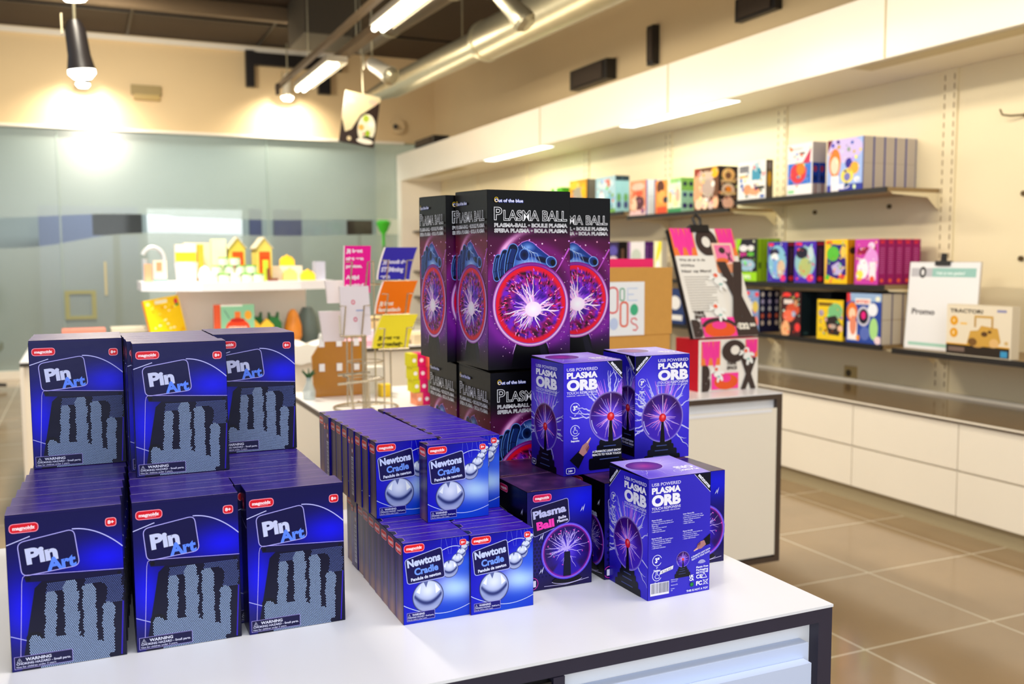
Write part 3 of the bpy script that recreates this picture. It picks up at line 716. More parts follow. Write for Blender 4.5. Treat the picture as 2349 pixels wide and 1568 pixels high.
# ------------------------------------------------------------------ the setting
M_WALL = mat('cream_wall_paint', (236, 222, 186), 0.6, noise=0.03, nscale=3)
M_BULK = mat('beige_bulkhead_paint', (222, 196, 150), 0.6, noise=0.03, nscale=2)
M_LAM = mat('cream_laminate', (242, 234, 218), 0.3, noise=0.02, nscale=4)
M_WHITE = mat('white_laminate', (240, 240, 244), 0.28, noise=0.015, nscale=5)
M_DARKEDGE = mat('dark_edge_band', (42, 38, 58), 0.45, noise=0.08, nscale=60)
M_BLACK = mat('black_laminate', (26, 22, 22), 0.4)
M_BROWN = mat('glossy_taupe_worktop', (120, 94, 62), 0.10, noise=0.04, nscale=10, spec=0.7)
M_METAL = mat('galvanised_steel', (176, 168, 140), 0.35, metal=0.75, noise=0.12, nscale=14)
M_WIRE = mat('chrome_wire', (190, 176, 150), 0.25, metal=0.8)
M_CEIL = mat('dark_ceiling_paint', (64, 50, 36), 0.8, noise=0.15, nscale=2)
M_CEIL2 = mat('grey_brown_ceiling_steel', (112, 92, 66), 0.6, noise=0.1, nscale=5)
M_LAMP = mat('white_lamp_housing', (225, 215, 190), 0.4)
M_TUBE = mat('lit_fluorescent_tube', (255, 252, 236), 0.4, emit=6.0)
M_SOFF = mat('lit_lamp_diffuser', (240, 255, 246), 0.4, emit=6.0)
M_BULB = mat('lit_spotlight_glass', (255, 250, 235), 0.4, emit=14.0)
M_OFF = mat('unlit_lamp_diffuser', (200, 184, 140), 0.4)

def tile_mat():
    m = bpy.data.materials.new('polished_floor_tiles'); m.use_nodes = True
    nt = m.node_tree; b = nt.nodes['Principled BSDF']
    tc = nt.nodes.new('ShaderNodeTexCoord'); mp = nt.nodes.new('ShaderNodeMapping')
    mp.inputs['Location'].default_value = (-2.423, -2.41, 0)
    br = nt.nodes.new('ShaderNodeTexBrick'); br.offset = 0; br.squash = 1
    br.inputs['Scale'].default_value = 1.0; br.inputs['Brick Width'].default_value = 0.62; br.inputs['Row Height'].default_value = 0.61
    br.inputs['Mortar Size'].default_value = 0.0045; br.inputs['Mortar Smooth'].default_value = 0.1
    br.inputs['Color1'].default_value = tuple(lin((176, 150, 116)))+(1,); br.inputs['Color2'].default_value = tuple(lin((184, 158, 122)))+(1,)
    br.inputs['Mortar'].default_value = tuple(lin((236, 224, 200)))+(1,)
    nz = nt.nodes.new('ShaderNodeTexNoise'); nz.inputs['Scale'].default_value = 2.2; nz.inputs['Detail'].default_value = 5
    mx = nt.nodes.new('ShaderNodeMix'); mx.data_type = 'RGBA'; mx.blend_type = 'MULTIPLY'; mx.inputs[0].default_value = .35
    nt.links.new(tc.outputs['Object'], mp.inputs['Vector']); nt.links.new(mp.outputs[0], br.inputs['Vector']); nt.links.new(tc.outputs['Object'], nz.inputs['Vector'])
    nt.links.new(br.outputs['Color'], mx.inputs[6]); nt.links.new(nz.outputs['Fac'], mx.inputs[7]); nt.links.new(mx.outputs[2], b.inputs['Base Color'])
    b.inputs['Roughness'].default_value = 0.12; b.inputs['Specular IOR Level'].default_value = 0.8
    return m
def frost_mat():
    m = bpy.data.materials.new('frosted_green_glass_film'); m.use_nodes = True
    nt = m.node_tree; nt.nodes.remove(nt.nodes['Principled BSDF']); out = nt.nodes['Material Output']
    tr = nt.nodes.new('ShaderNodeBsdfTransparent'); tr.inputs[0].default_value = (.84, .92, .89, 1)
    df = nt.nodes.new('ShaderNodeBsdfDiffuse'); df.inputs[0].default_value = tuple(lin((176, 190, 182)))+(1,)
    tl = nt.nodes.new('ShaderNodeBsdfTranslucent'); tl.inputs[0].default_value = tuple(lin((178, 196, 186)))+(1,)
    gl = nt.nodes.new('ShaderNodeBsdfGlossy'); gl.inputs['Roughness'].default_value = 0.22
    a = nt.nodes.new('ShaderNodeMixShader'); a.inputs[0].default_value = .35; nt.links.new(df.outputs[0], a.inputs[1]); nt.links.new(tl.outputs[0], a.inputs[2])
    c = nt.nodes.new('ShaderNodeMixShader'); c.inputs[0].default_value = .12; nt.links.new(a.outputs[0], c.inputs[1]); nt.links.new(gl.outputs[0], c.inputs[2])
    e = nt.nodes.new('ShaderNodeMixShader'); e.inputs[0].default_value = .34; nt.links.new(c.outputs[0], e.inputs[1]); nt.links.new(tr.outputs[0], e.inputs[2])
    nt.links.new(e.outputs[0], out.inputs[0]); return m
def clear_mat():
    m = bpy.data.materials.new('clear_window_glass'); m.use_nodes = True
    nt = m.node_tree; nt.nodes.remove(nt.nodes['Principled BSDF']); out = nt.nodes['Material Output']
    tr = nt.nodes.new('ShaderNodeBsdfTransparent'); tr.inputs[0].default_value = (.92, .97, .96, 1)
    gl = nt.nodes.new('ShaderNodeBsdfGlossy'); gl.inputs['Roughness'].default_value = 0.05
    c = nt.nodes.new('ShaderNodeMixShader'); c.inputs[0].default_value = .04; nt.links.new(tr.outputs[0], c.inputs[1]); nt.links.new(gl.outputs[0], c.inputs[2])
    nt.links.new(c.outputs[0], out.inputs[0]); return m
M_TILE, M_FROST, M_CLEAR = tile_mat(), frost_mat(), clear_mat()

struct('floor', MB().box(-5, -4, -.1, 4.6, 15.5, 0), M_TILE)
struct('ceiling', MB().box(-5, -1.5, 4.02, 4.6, 15.5, 4.12), M_CEIL)
struct('wall_right', MB().box(4.46, -2, 0, 4.56, 15.5, 4.02), M_WALL)
struct('wall_right_upper', MB().box(4.44, -1.5, 2.745, 4.46, 12.38, 4.02), M_BULK)
struct('wall_back_upper', MB().box(-5, 12.38, 2.91, 4.46, 12.58, 4.02), M_BULK)
struct('trim_1', MB().box(-5, 12.34, 3.94, 3.2, 12.38, 4.0), M_LAM)
struct('trim_2', MB().box(-5, 12.34, 2.89, 4.0, 12.42, 2.92), M_LAM)
struct('trim_3', MB().box(-5, 12.36, 0, 3.85, 12.46, .09), M_LAM)
struct('wall_back_room', MB().box(-5, 15.3, 0, 4.46, 15.4, 4.02), mat('grey_green_back_room_paint', (150, 160, 156), .7, noise=.1, nscale=1.5))
# the glass partition: frosted film above and below a wavy clear band
def wave_hi(x): return 1.885+.035*math.sin((x+.3)*1.9)*(1 if x < 1 else .4)
def wave_lo(x): return 1.60+.085*math.tanh((x+.05)*2.2)+.015*math.sin(x*2)
xs = np.linspace(-5, 4.46, 80)
up, lo, cl = MB(), MB(), MB()
for a, b in zip(xs[:-1], xs[1:]):
    for yy, fl in ((12.42, 0), (12.43, 1)):
        q = lambda z0, z1, z2, z3: [[(a, yy, z0), (b, yy, z1), (b, yy, z2), (a, yy, z3)]]
        if fl == 0:
            up.polys(q(wave_hi(a), wave_hi(b), 2.91, 2.91), (200, 210, 205)); lo.polys(q(.08, .08, wave_lo(b), wave_lo(a)), (200, 210, 205))
            cl.polys(q(wave_lo(a), wave_lo(b), wave_hi(b), wave_hi(a)), (220, 230, 225))
w1 = struct('window_1', up, M_FROST, merge=True)
for nm, mb, mm in (('window_2', lo, M_FROST), ('window_3', cl, M_CLEAR)): struct(nm, mb, mm, merge=True)
mb = MB()
for x in (-2.6, -.2, 2.2): mb.box(x-.006, 12.405, .08, x+.006, 12.418, 2.9, (120, 140, 136))
struct('trim_4', mb, mat('glass_joint_seal', (150, 168, 162), .4))

# the niche along the right-hand wall: fascia, soffit, end panel
struct('trim_5', MB().box(3.9, -1.5, 2.397, 3.96, 12.38, 2.745), M_LAM)
struct('ceiling_niche', MB().box(3.96, -1.5, 2.397, 4.46, 12.2, 2.43), M_LAM)
mb = MB()
for y in (3.86, 5.9, 8.0): mb.box(3.894, y-.003, 2.4, 3.9, y+.003, 2.744, (200, 190, 165))
struct('trim_6', mb, M_OFF)
struct('wall_niche_end', MB().box(3.9, 12.2, 0, 4.46, 12.375, 2.397), M_LAM)
struct('trim_7', MB().box(3.96, -1.5, 2.73, 4.46, 12.38, 2.745), M_CEIL2)

# wall-standard strips with slots, panel seams
mb = MB()
for y in (3.92, 5.32, 6.72, 8.12, 9.52, 10.92, 2.52):
    mb.box(4.448, y-.05, .56, 4.46, y+.05, 2.397, (228, 214, 178))
sl = MB()
for y in (3.92, 5.32, 6.72, 8.12, 2.52):
    for dy in (-.032, .032):
        for k in range(34): sl.box(4.4455, y+dy-.0025, .62+k*.052, 4.448, y+dy+.0025, .62+k*.052+.03, (120, 92, 50))
st = struct('trim_8', mb, M_WALL); s2 = sl.obj('slot_row', mat('dark_slot', (140, 116, 78), .7), st); tag(s2, kind='stuff')

# soffit lamps
for i, (y0, y1) in enumerate(((5.245, 6.597), (7.99, 9.38))):
    t = empty('recessed_lamp', (3.975, (y0+y1)/2, 2.397), ('lit recessed strip lamp in the niche soffit, nearest and longest', 'lit recessed strip lamp in the niche soffit, above the tall black boxes')[i], 'ceiling lamp', 'lit lamps in the shelf niche soffit')
    L = (y1-y0)/2
    MB().box(-.06, -L, -.006, .06, L, -.001).obj('diffuser', M_SOFF, t)
    MB().box(-.072, -L-.012, -.004, .072, L+.012, 0).obj('lamp_frame', M_LAMP, t)
    area('niche_lamp_light', (4.0, (y0+y1)/2, 2.37), (.1, 1.3), 7, (.88, 1.0, .86))
t = empty('recessed_lamp', (4.0, 3.45, 2.397), 'unlit recessed strip lamp in the niche soffit at the upper right', 'ceiling lamp')
MB().box(-.06, -.66, -.006, .06, .66, -.001).obj('diffuser', M_OFF, t); MB().box(-.075, -.68, -.004, .075, .68, 0).obj('lamp_frame', M_LAMP, t)
t = empty('recessed_lamp', (4.0, 10.9, 2.397), 'recessed strip lamp at the far end of the niche soffit', 'ceiling lamp')
MB().box(-.06, -.66, -.006, .06, .66, -.001).obj('diffuser', M_OFF, t); MB().box(-.075, -.68, -.004, .075, .68, 0).obj('lamp_frame', M_LAMP, t)

# long low cabinet run with glossy worktop
top = MB().box(3.83, 1.2, .558, 4.455, 12.2, .572).obj('worktop', M_BROWN); tag(top, 'long glossy brown worktop on the low cream wall cabinets', 'worktop')
MB().box(3.824, 1.2, .5635, 3.83, 12.2, .572).obj('edge_strip', M_LAM, top)
MB().box(4.43, 1.2, .572, 4.458, 12.2, .59).obj('upstand', M_LAM, top)
kk = 0
for y0 in [3.272+.695*k for k in range(-3, 13)]:
    if y0+.695 > 12.2: break
    names = {-1: 'nearest cabinet visible', 0: 'second cabinet'}
    pos = 'cream two-drawer wall cabinet, number %d in the run under the shelves' % (kk+1)
    t = empty('drawer_cabinet', (3.85, y0, 0), pos if 2 <= kk <= 4 else 'cream two-drawer cabinet in the run under the wall shelves', 'cabinet', 'cream drawer cabinets along the right wall')
    if kk == 2: t['label'] = 'cream two-drawer cabinet at the right edge of the picture under the wall shelves'
    if kk == 3: t['label'] = 'cream two-drawer cabinet with both side seams visible, right of the counter corner'
    if kk == 4: t['label'] = 'cream two-drawer cabinet partly hidden by the black-edged counter corner'
    MB().box(.02, .002, .09, .6, .693, .556).obj('cabinet_body', M_LAM, t)
    for z0, z1 in ((.094, .312), (.322, .548)): MB().box(0, .003, z0, .019, .692, z1).obj('drawer', M_LAM, t)
    kk += 1
mb = MB().box(3.89, 1.2, 0, 3.9, 12.2, .09, (150, 140, 110)); struct('baseboard_right', mb, mat('grey_plinth', (168, 154, 122), .35))
# wall socket and hooks
t = empty('wall_socket', (4.46, 4.62, .62), 'beige wall socket above the worktop beneath the lower shelf', 'socket')
MB().box(-.012, -.05, -.045, 0, .05, .045).obj('socket_plate', mat('beige_plastic', (196, 170, 110), .4), t)
mb = MB(); mb.tube([(-.013, .01, 0), (-.016, .01, 0)], .022, (60, 44, 20), 16); mb.obj('socket_hole', mat('socket_dark', (70, 54, 30), .5), t)
M_HOOK = mat('brass_screw_metal', (92, 74, 44), .4, metal=.5)
for (y, z, lab) in ((3.44, 2.08, 'metal wall hook sticking out high on the bare right panel'), (3.44, 1.68, 'dark round screw fixing on the bare right panel, upper of two'),
                    (3.44, 1.345, 'dark round screw fixing on the bare right panel beside the clipboard'), (4.98, 1.655, 'dark round screw fixing under the top shelf, further of two'), (4.34, 1.66, 'dark round screw fixing under the top shelf, nearer of two')):
    hook = 'hook' in lab
    mb = MB(); mb.tube([(0, 0, 0), (-.012, 0, 0)], .014, n=14)
    if hook: mb.tube([(-.01, 0, 0), (-.05, .06, .0), (-.06, .10, .01), (-.06, .115, .04)], .005)
    tag(mb.obj('wall_hook' if hook else 'wall_screw', M_HOOK, loc=(4.46, y, z)), lab, 'hook' if hook else 'screw')

# shelves on brackets
def shelf(y0, y1, z, label, name='wall_shelf'):
    t = empty(name, (4.455, y0, z), label, 'shelf', 'black edged wall shelves')
    L = y1-y0
    MB().box(-.40, 0, -.024, 0, L, 0).obj('board', mat_shelf, t); MB().box(-.415, 0, -.028, -.40, L, .001).obj('front_edge', M_BLACK, t)
    for y in (-.0, L-.004):
        MB().prism([(-.38, -.024), (-.36, -.036), (-.10, -.05), (-.03, -.11), (0, -.12), (0, -.024)], y, y+.004, 'y').obj('bracket', M_WALL, t)
    return t
mat_shelf = mat('taupe_shelf_board', (150, 124, 84), .4)
shelf(3.965, 5.29, 1.740, 'top wall shelf holding the white-blue and lilac boxes')
shelf(5.36, 6.69, 1.697, 'top wall shelf holding the dark badge box and green owl box')
shelf(6.76, 8.09, 1.74, 'top wall shelf behind the tall black boxes'); shelf(8.16, 9.49, 1.74, 'high wall shelf in the far part of the niche')
shelf(3.965, 5.29, 1.200, 'middle wall shelf holding magenta and yellow boxes'); shelf(5.36, 6.69, 1.200, 'middle wall shelf behind the poster board')
shelf(6.76, 8.09, 1.20, 'middle wall shelf behind the brown carton'); shelf(8.16, 9.49, 1.20, 'middle wall shelf in the far part of the niche')
shelf(3.965, 5.29, .866, 'lower wall shelf holding the boxed science kits'); shelf(5.36, 6.69, .866, 'lower wall shelf behind the pink printed box')
shelf(2.56, 3.89, .858, 'lower wall shelf holding the clipboard and tractor box')
for i, (z, w) in enumerate(((1.735, 'top'), (1.21, 'middle'), (.875, 'bottom'))): shelf(11.0, 12.15, z, '%s small shelf at the far end of the niche beside the partition' % w)

# ------------------------------------------------------------------ ceiling services
t = empty('ventilation_duct', (3.0, 7.0, 3.1), 'large round galvanised ventilation duct below the dark ceiling', 'duct')
A0, A1, A2 = Vector((-.05, 2.4, .0)), Vector((.04, .2, .0)), Vector((.34, -4.6, .06))
MB().tube([A0, A1], .115, n=28).obj('duct_section', M_METAL, t, merge=True, smooth=True); MB().tube([A1, A2], .155, n=28).obj('duct_section', M_METAL, t, merge=True, smooth=True)
MB().tube([A1+Vector((0, .03, 0)), A1-Vector((0, .03, 0))], .163, n=28).obj('collar', M_METAL, t, merge=True, smooth=True)
MB().tube([A0, A0+Vector((-.10, .7, -.02))], [.11, .05], n=20).obj('nozzle', M_METAL, t, merge=True, smooth=True)
for y in (-1.5, .9): MB().tube([(0.1, y, .1), (0.1, y, .92)], .006).obj('hanger_rod', M_METAL, t)
t = empty('ventilation_duct', (2.45, 7.0, 3.35), 'darker pipe running beside the big duct under the ceiling', 'duct')
MB().tube([(0, 1.8, 0), (.3, -4.5, 0)], .10, n=20).obj('duct_section', mat('dark_pipe_metal', (96, 80, 58), .4, metal=.5), t, merge=True, smooth=True)
for k in range(3): MB().tube([(.03+.08*k, 1.0-k*1.3, 0), (.03+.08*k, .97-k*1.3, 0)], .112, n=20).obj('collar', M_METAL, t)
for (x, lab, y0, y1) in ((1.775, 'thin steel lighting rail left of the lit tubes', 2.5, 9.4),):
    t = empty('lighting_rail', (x, 0, 3.0), lab, 'rail'); MB().box(-.02, y0, -.02, .02, y1, .02).obj('rail_bar', M_CEIL2, t)
    for y in (4, 6, 8): MB().tube([(0, y, .02), (0, y, 1.02)], .004).obj('hanger_rod', M_METAL, t)
    MB().box(-.05, y1-.25, -.10, -.02, y1-.2, .0).obj('end_bracket', M_CEIL, t)
t = empty('lighting_rail', (2.02, 0, 3.0), 'broad rail carrying the fluorescent tubes', 'rail'); MB().box(-.045, 2.0, 0, .045, 9.2, .05).obj('rail_bar', M_CEIL2, t)
for y in (3, 5.2, 7.4): MB().tube([(0, y, .05), (0, y, 1.02)], .004).obj('hanger_rod', M_METAL, t)
for i, (y0, y1) in enumerate(((7.75, 9.05), (5.05, 6.5), (2.6, 4.0))):  # the third lamp hangs out of view, added for its light
    t = empty('fluorescent_lamp', (1.92, (y0+y1)/2, 2.95), ('lit twin fluorescent tube further away, above the hanging picture panel', 'lit twin fluorescent tube nearer, at the top edge of the picture', 'unseen lit twin fluorescent tube added above the rear counter')[i], 'ceiling lamp', 'twin fluorescent tubes on the rail')
    L = (y1-y0)/2
    MB().box(-.05, -L, .0, .12, L, .05).obj('lamp_housing', M_LAMP, t)
    for dx in (-.025, .035): MB().tube([(dx, -L+.02, -.02), (dx, L-.02, -.02)], .019, n=12).obj('tube', M_TUBE, t, merge=True, smooth=True)
def track_spot(loc, aim, label, lit=True, col=M_BLACK, hang=.4):
    t = empty('track_spotlight', loc, label, 'spotlight', 'adjustable spotlights under the ceiling')
    MB().tube([(0, 0, 0), (0, 0, hang)], .008).obj('stem', M_METAL, t)
    d = (Vector(aim)-Vector(loc)).normalized()
    a = Vector((0, 0, 0)); MB().tube([a-d*.03, a+d*.02, a+d*.16, a+d*.24], [.035, .055, .06, .075], n=20).obj('lamp_head', col, t, merge=True, smooth=True)
    MB().tube([a+d*.235, a+d*.262, a+d*.29], [.072, .072, .045], n=20).obj('lamp_glass', M_BULB if lit else M_METAL, t)
    MB().box(-.07, -.012, -.05, -.062, .012, .06).obj('yoke', M_METAL, t); return t
track_spot((.02, 5.98, 2.665), (.06, 6.0, 2.3), 'lit black spotlight with bright glass hanging at the upper left before the beige bulkhead', hang=1.35)
track_spot((.0, 5.35, 2.94), (.04, 5.4, 2.5), 'lit spotlight at the top left edge above the black one', col=M_LAMP, hang=1.08)
track_spot((.10, 12.10, 3.62), (.10, 12.2, 2.9), 'small lit spotlight close to the bulkhead at the left light cone', hang=.4)
spot('bulkhead_spot_beam', (.10, 11.95, 3.36), (.10, 12.4, 2.7), 115, WARM, 140, 1.0)
track_spot((2.42, 12.10, 3.62), (2.42, 12.2, 2.9), 'small lit spotlight close to the bulkhead at the end of the tubes', col=M_LAMP)
spot('bulkhead_spot_beam', (2.42, 11.95, 3.36), (2.44, 12.4, 2.7), 115, WARM, 140, 1.0)
track_spot((2.20, 7.6, 2.93), (2.45, 7.1, 2.6), 'white spotlight beside the fluorescent tubes above the hanging panel', lit=False, col=M_LAMP, hang=1.09)
track_spot((2.35, 5.4, 2.96), (2.6, 5.2, 2.6), 'chrome spotlight near the top edge above the big duct', lit=False, col=M_METAL, hang=1.06)
spot('island_fill_spot', (.45, 5.3, 2.6), (.62, 5.75, 1.2), 42, (1, .97, .9), 60, .8)  # added spot with no fixture, brightens the island shelf
t = empty('extractor_box', (2.10, 9.9, 3.92), 'dark grey square duct box hanging under the ceiling', 'duct box')
MB().box(-.02, -.4, -.35, .55, .4, .10).obj('box_body', mat('grey_duct_box', (84, 76, 62), .6), t)
for k, (x0, x1, y, z) in enumerate(((-4, 2.0, 8.2, 3.86), (-4, 2.4, 10.4, 3.9), (-4, 3.2, 6.4, 3.86))):
    tag(MB().box(x0, y-.05, z-.04, x1, y+.05, z+.1).obj('ceiling_beam', M_CEIL2), 'brown steel cross beam under the dark ceiling, %s' % ('middle', 'farthest', 'nearest')[['8.2', '10.4', '6.4'].index(str(y))], 'beam', 'cross beams under the ceiling')
mb = MB()
for x in (-2.4, -.9, .6, 2.1): mb.box(x-.012, 5, 4.0, x+.012, 12.3, 4.019)
for y in (7.2, 9.2, 11.2): mb.box(-4.5, y-.012, 4.0, 4.4, y+.012, 4.019)
struct('trim_9', mb, M_BLACK)
t = empty('emergency_sign_lamp', (.79, 12.37, 3.36), 'small yellowish box lamp on the beige bulkhead', 'emergency lamp')
MB().box(-.17, -.05, -.03, .17, .0, .08).obj('lamp_body', mat('khaki_plastic', (150, 128, 70), .5), t); MB().box(-.14, -.06, -.09, .15, -.0, -.03).obj('lamp_diffuser', mat('amber_diffuser', (180, 150, 70), .4), t)
# dark loudspeakers and boxes on the upper wall
for (x, y, z, sx, sy, sz, lab) in ((4.40, 7.9, 3.05, .06, .35, .09, 'black flat loudspeaker high on the right wall beyond the duct'), (4.42, 6.9, 3.12, .04, .05, .16, 'narrow black box on the right wall under the duct'),
                                   (4.42, 5.55, 3.13, .04, .22, .08, 'black bracket on the right wall near the top edge'), (3.98, 11.2, 2.79, .10, .35, .045, 'black box lying on top of the niche fascia')):
    t = empty('wall_speaker', (x, y, z), lab, 'loudspeaker'); MB().box(-sx, -sy, -sz, sx-.001, sy, sz).obj('speaker_case', M_BLACK, t); MB().box(-sx-.01, -sy*.8, -sz*.8, -sx, sy*.8, sz*.8).obj('grille', M_CEIL, t)
t = empty('security_camera', (3.9, 12.36, 3.12), 'small dome camera with dark lens on the far upper wall', 'camera')
MB().tube([(0, 0, 0), (0, -.05, 0)], .10, n=20).obj('mount', M_BULK, t); MB().tube([(-.03, -.05, 0), (-.05, -.12, -.02)], .03, n=14).obj('lens', M_BLACK, t)
t = empty('wall_bracket', (2.25, 12.36, 3.72), 'black bracket frame on the bulkhead beside the rail end', 'bracket')
MB().box(-.30, -.1, -.22, -.2, 0, .22).obj('upright', M_BLACK, t); MB().box(-.2, -.1, .05, .9, 0, .2).obj('bar', M_BLACK, t); MB().box(.6, -.1, -.25, .75, 0, .05).obj('bar', M_BLACK, t)

# hanging picture panel
a = Art(300, 430, (70, 48, 34), eps=2e-4)
a.poly([(0, 430), (300, 430), (300, 390), (150, 250), (90, 120), (40, 90), (0, 200)], (226, 214, 180))
for cx, cy, rx, ry, c in ((215, 150, 75, 120, (238, 232, 210)), (200, 230, 26, 30, (190, 206, 90)), (230, 110, 22, 26, (176, 200, 60)), (250, 190, 30, 26, (250, 244, 230)), (170, 150, 24, 26, (240, 190, 110)),
                          (240, 70, 50, 18, (60, 60, 40)), (80, 40, 18, 18, (230, 214, 180)), (60, 350, 40, 24, (236, 190, 190)), (110, 300, 34, 40, (206, 210, 180)), (235, 375, 40, 22, (236, 200, 180)), (215, 40, 70, 22, (246, 240, 226)), (200, 100, 9, 9, (200, 50, 30))):
    a.ell(cx, cy, rx, ry, c)
mb = MB().box(-.15, -.012, -.215, .15, .012, .215, (60, 40, 30)); mb.art(a, (-.15, -.0125, -.215), (1, 0, 0), (0, 0, 1))
t = empty('hanging_picture', (2.2, 8.0, 2.54), 'tilted dark picture panel with pale food photos hanging above the partition', 'picture'); t.rotation_euler = (0, R(9), R(-4))
mb.obj('picture_panel', M_PRINT, t); MB().tube([(0, 0, .215), (-.23, 0, 1.47)], .003).obj('hanger_wire', M_METAL, t)

# things behind and on the glass partition
t = empty('display_screen', (.42, 13.1, 0), 'black screen on a pole seen through the glass partition', 'screen')
MB().box(-.27, -.04, 1.68, .31, .04, 1.95).obj('screen_panel', M_BLACK, t); MB().tube([(0, 0, 0), (0, 0, 1.7)], .045).obj('pole', M_BLACK, t); MB().tube([(0, 0, 0), (0, 0, .03)], .25, n=20).obj('foot', M_BLACK, t)
tag(MB().box(.82, 13.6, 0, 2.05, 13.66, 2.05).obj('white_board', mat('white_board', (225, 225, 228), .4)), 'white board behind the clear band of the glass partition', 'board')
tag(MB().box(-.5, 14.3, .0, .75, 14.6, 2.1).obj('grey_locker', mat('blue_grey_locker', (92, 100, 128), .5)), 'blue-grey locker seen through the clear glass band', 'locker')
tag(MB().box(2.25, 14.2, 0, 2.42, 14.3, 2.1).obj('notice_panel', mat('dark_blue_panel', (50, 54, 84), .5)), 'narrow dark panel behind the glass right of the white board', 'panel')
tag(MB().box(2.6, 14.2, 0, 3.0, 14.3, 2.1).obj('notice_panel', mat('slate_panel', (64, 66, 88), .5)), 'wider dark panel behind the glass above the toy houses', 'panel')
t = empty('black_screen', (3.52, 12.9, 0), 'low black screen behind the glass left of the niche end', 'screen'); MB().box(-.17, 0, 1.70, .18, .05, 1.90).obj('screen_panel', mat('dark_red_screen', (40, 20, 18), .4), t); MB().tube([(0, .02, 0), (0, .02, 1.72)], .025).obj('pole', M_BLACK, t)
t = empty('potted_plant', (3.68, 12.3, 1.55), 'bright green plant top rising before the glass beside the niche', 'plant')
MB().lathe([(0, .0), (.02, .0), (.02, .14), (.06, .2), (.10, .30), (.06, .33), (0, .33)], n=14).obj('leaf_crown', mat('bright_green_leaf', (64, 190, 40), .5), t, merge=True, smooth=True)
tag(MB().tube([(0, 0, 0), (0, 0, 1.55)], .02).obj('plant_stake', mat('green_stake', (90, 140, 80), .5), loc=(3.68, 12.3, 0)), 'thin stake carrying the bright green plant by the glass', 'stake')
t = empty('wall_frame', (-.02, 12.40, .84), 'small square olive frame mounted on the lower glass', 'frame')
for q in ((-.17, -.17, .17, -.13), (-.17, .13, .17, .17), (-.17, -.13, -.12, .13), (.12, -.13, .17, .13)): MB().box(q[0], -.02, q[1], q[2], .015, q[3]).obj('frame_side', mat('olive_frame', (150, 150, 104), .5), t)
tag(MB().box(.25, 12.385, .95, .275, 12.41, 1.35).obj('door_handle_bar', mat('pale_wood', (190, 180, 140), .5)), 'long pale vertical handle on the glass partition', 'handle')
t = empty('swivel_chair', (-.95, 11.6, 0), 'dark swivel chair blurred at the far left before the glass', 'chair')
MB().tube([(-.1, 0, 1.15), (-.1, 0, 1.35)], .09, n=14).obj('headrest', M_CEIL, t); MB().box(-.3, -.05, .75, .05, .05, 1.1).obj('backrest', mat('grey_fabric', (112, 124, 116), .8), t)
MB().box(-.3, -.5, .42, .15, .0, .5).obj('seat', mat('grey_fabric', (112, 124, 116), .8), t); MB().tube([(-.1, -.25, .05), (-.1, -.25, .42)], .03).obj('post', M_BLACK, t)
for k in range(5): MB().tube([(-.1, -.25, .08), (-.1+.28*math.cos(k*1.257), -.25+.28*math.sin(k*1.257), .05)], .02).obj('leg', M_BLACK, t)

# ------------------------------------------------------------------ display counters
def counter(name, x0, x1, y0, y1, zt, label, zb=.2, dark=M_DARKEDGE, panel_m=M_WHITE, drawers=None, top_m=M_WHITE):
    t = empty(name, (x0, y0, 0), label, 'display counter'); w, d = x1-x0, y1-y0
    MB().box(0, 0, zt-.004, w, d, zt).obj('counter_top', top_m, t)
    MB().box(.001, .001, zt-.024, w-.001, d-.001, zt-.004).obj('top_edge', dark, t)
    MB().box(.018, .02, zb+.02, w-.026, d-.02, zt-.024).obj('counter_body', panel_m, t)
    MB().box(w-.026, .001, zb, w-.001, d-.001, zt-.024).obj('side_frame', dark, t)
    MB().box(-.0, .001, zb, .018, d-.001, zt-.024).obj('side_panel', M_LAM, t)
    MB().box(0.018, .001, zb, w-.026, d-.001, zb+.02).obj('bottom_frame', dark, t)
    MB().box(.08, .08, 0, w-.08, d-.08, zb).obj('plinth', M_LAM, t)
    return t
M_BLUEW = mat('pale_blue_white_lacquer', (206, 218, 246), .25)
t = counter('display_counter', -1.3, .977, 1.035, 1.856, .85, 'white topped display counter with dark edge in the foreground', .2)
# recess, rail and drawers on its front
MB().box(1.840, -.0, .2, 2.232, .0195, .8).obj('drawer_recess', M_BLUEW, t)
MB().box(1.845, -.018, .58, 2.222, -.0005, .779).obj('drawer', M_BLUEW, t); MB().box(1.845, -.018, .36, 2.222, -.0005, .572).obj('drawer', M_BLUEW, t)
MB().box(1.822, .0, .2, 1.838, .018, .825).obj('dark_divider', M_DARKEDGE, t); MB().box(.02, .002, .22, 1.82, .018, .82).obj('painted_bay_shade', M_BLACK, t)  # flat black panel stands in for the shade of an open bay
t = counter('display_counter', .705, 2.38, 2.81, 3.63, .85, 'cream display counter behind, holding the wire rack and cartons', .205, dark=mat('dark_brown_edge', (70, 54, 44), .45))
MB().box(.05, -.004, .235, 1.645, .0, .795).obj('front_panel', M_LAM, t)
MB().box(.05, -.006, .78, 1.62, -.0045, .792).obj('finger_groove', M_WHITE, t)
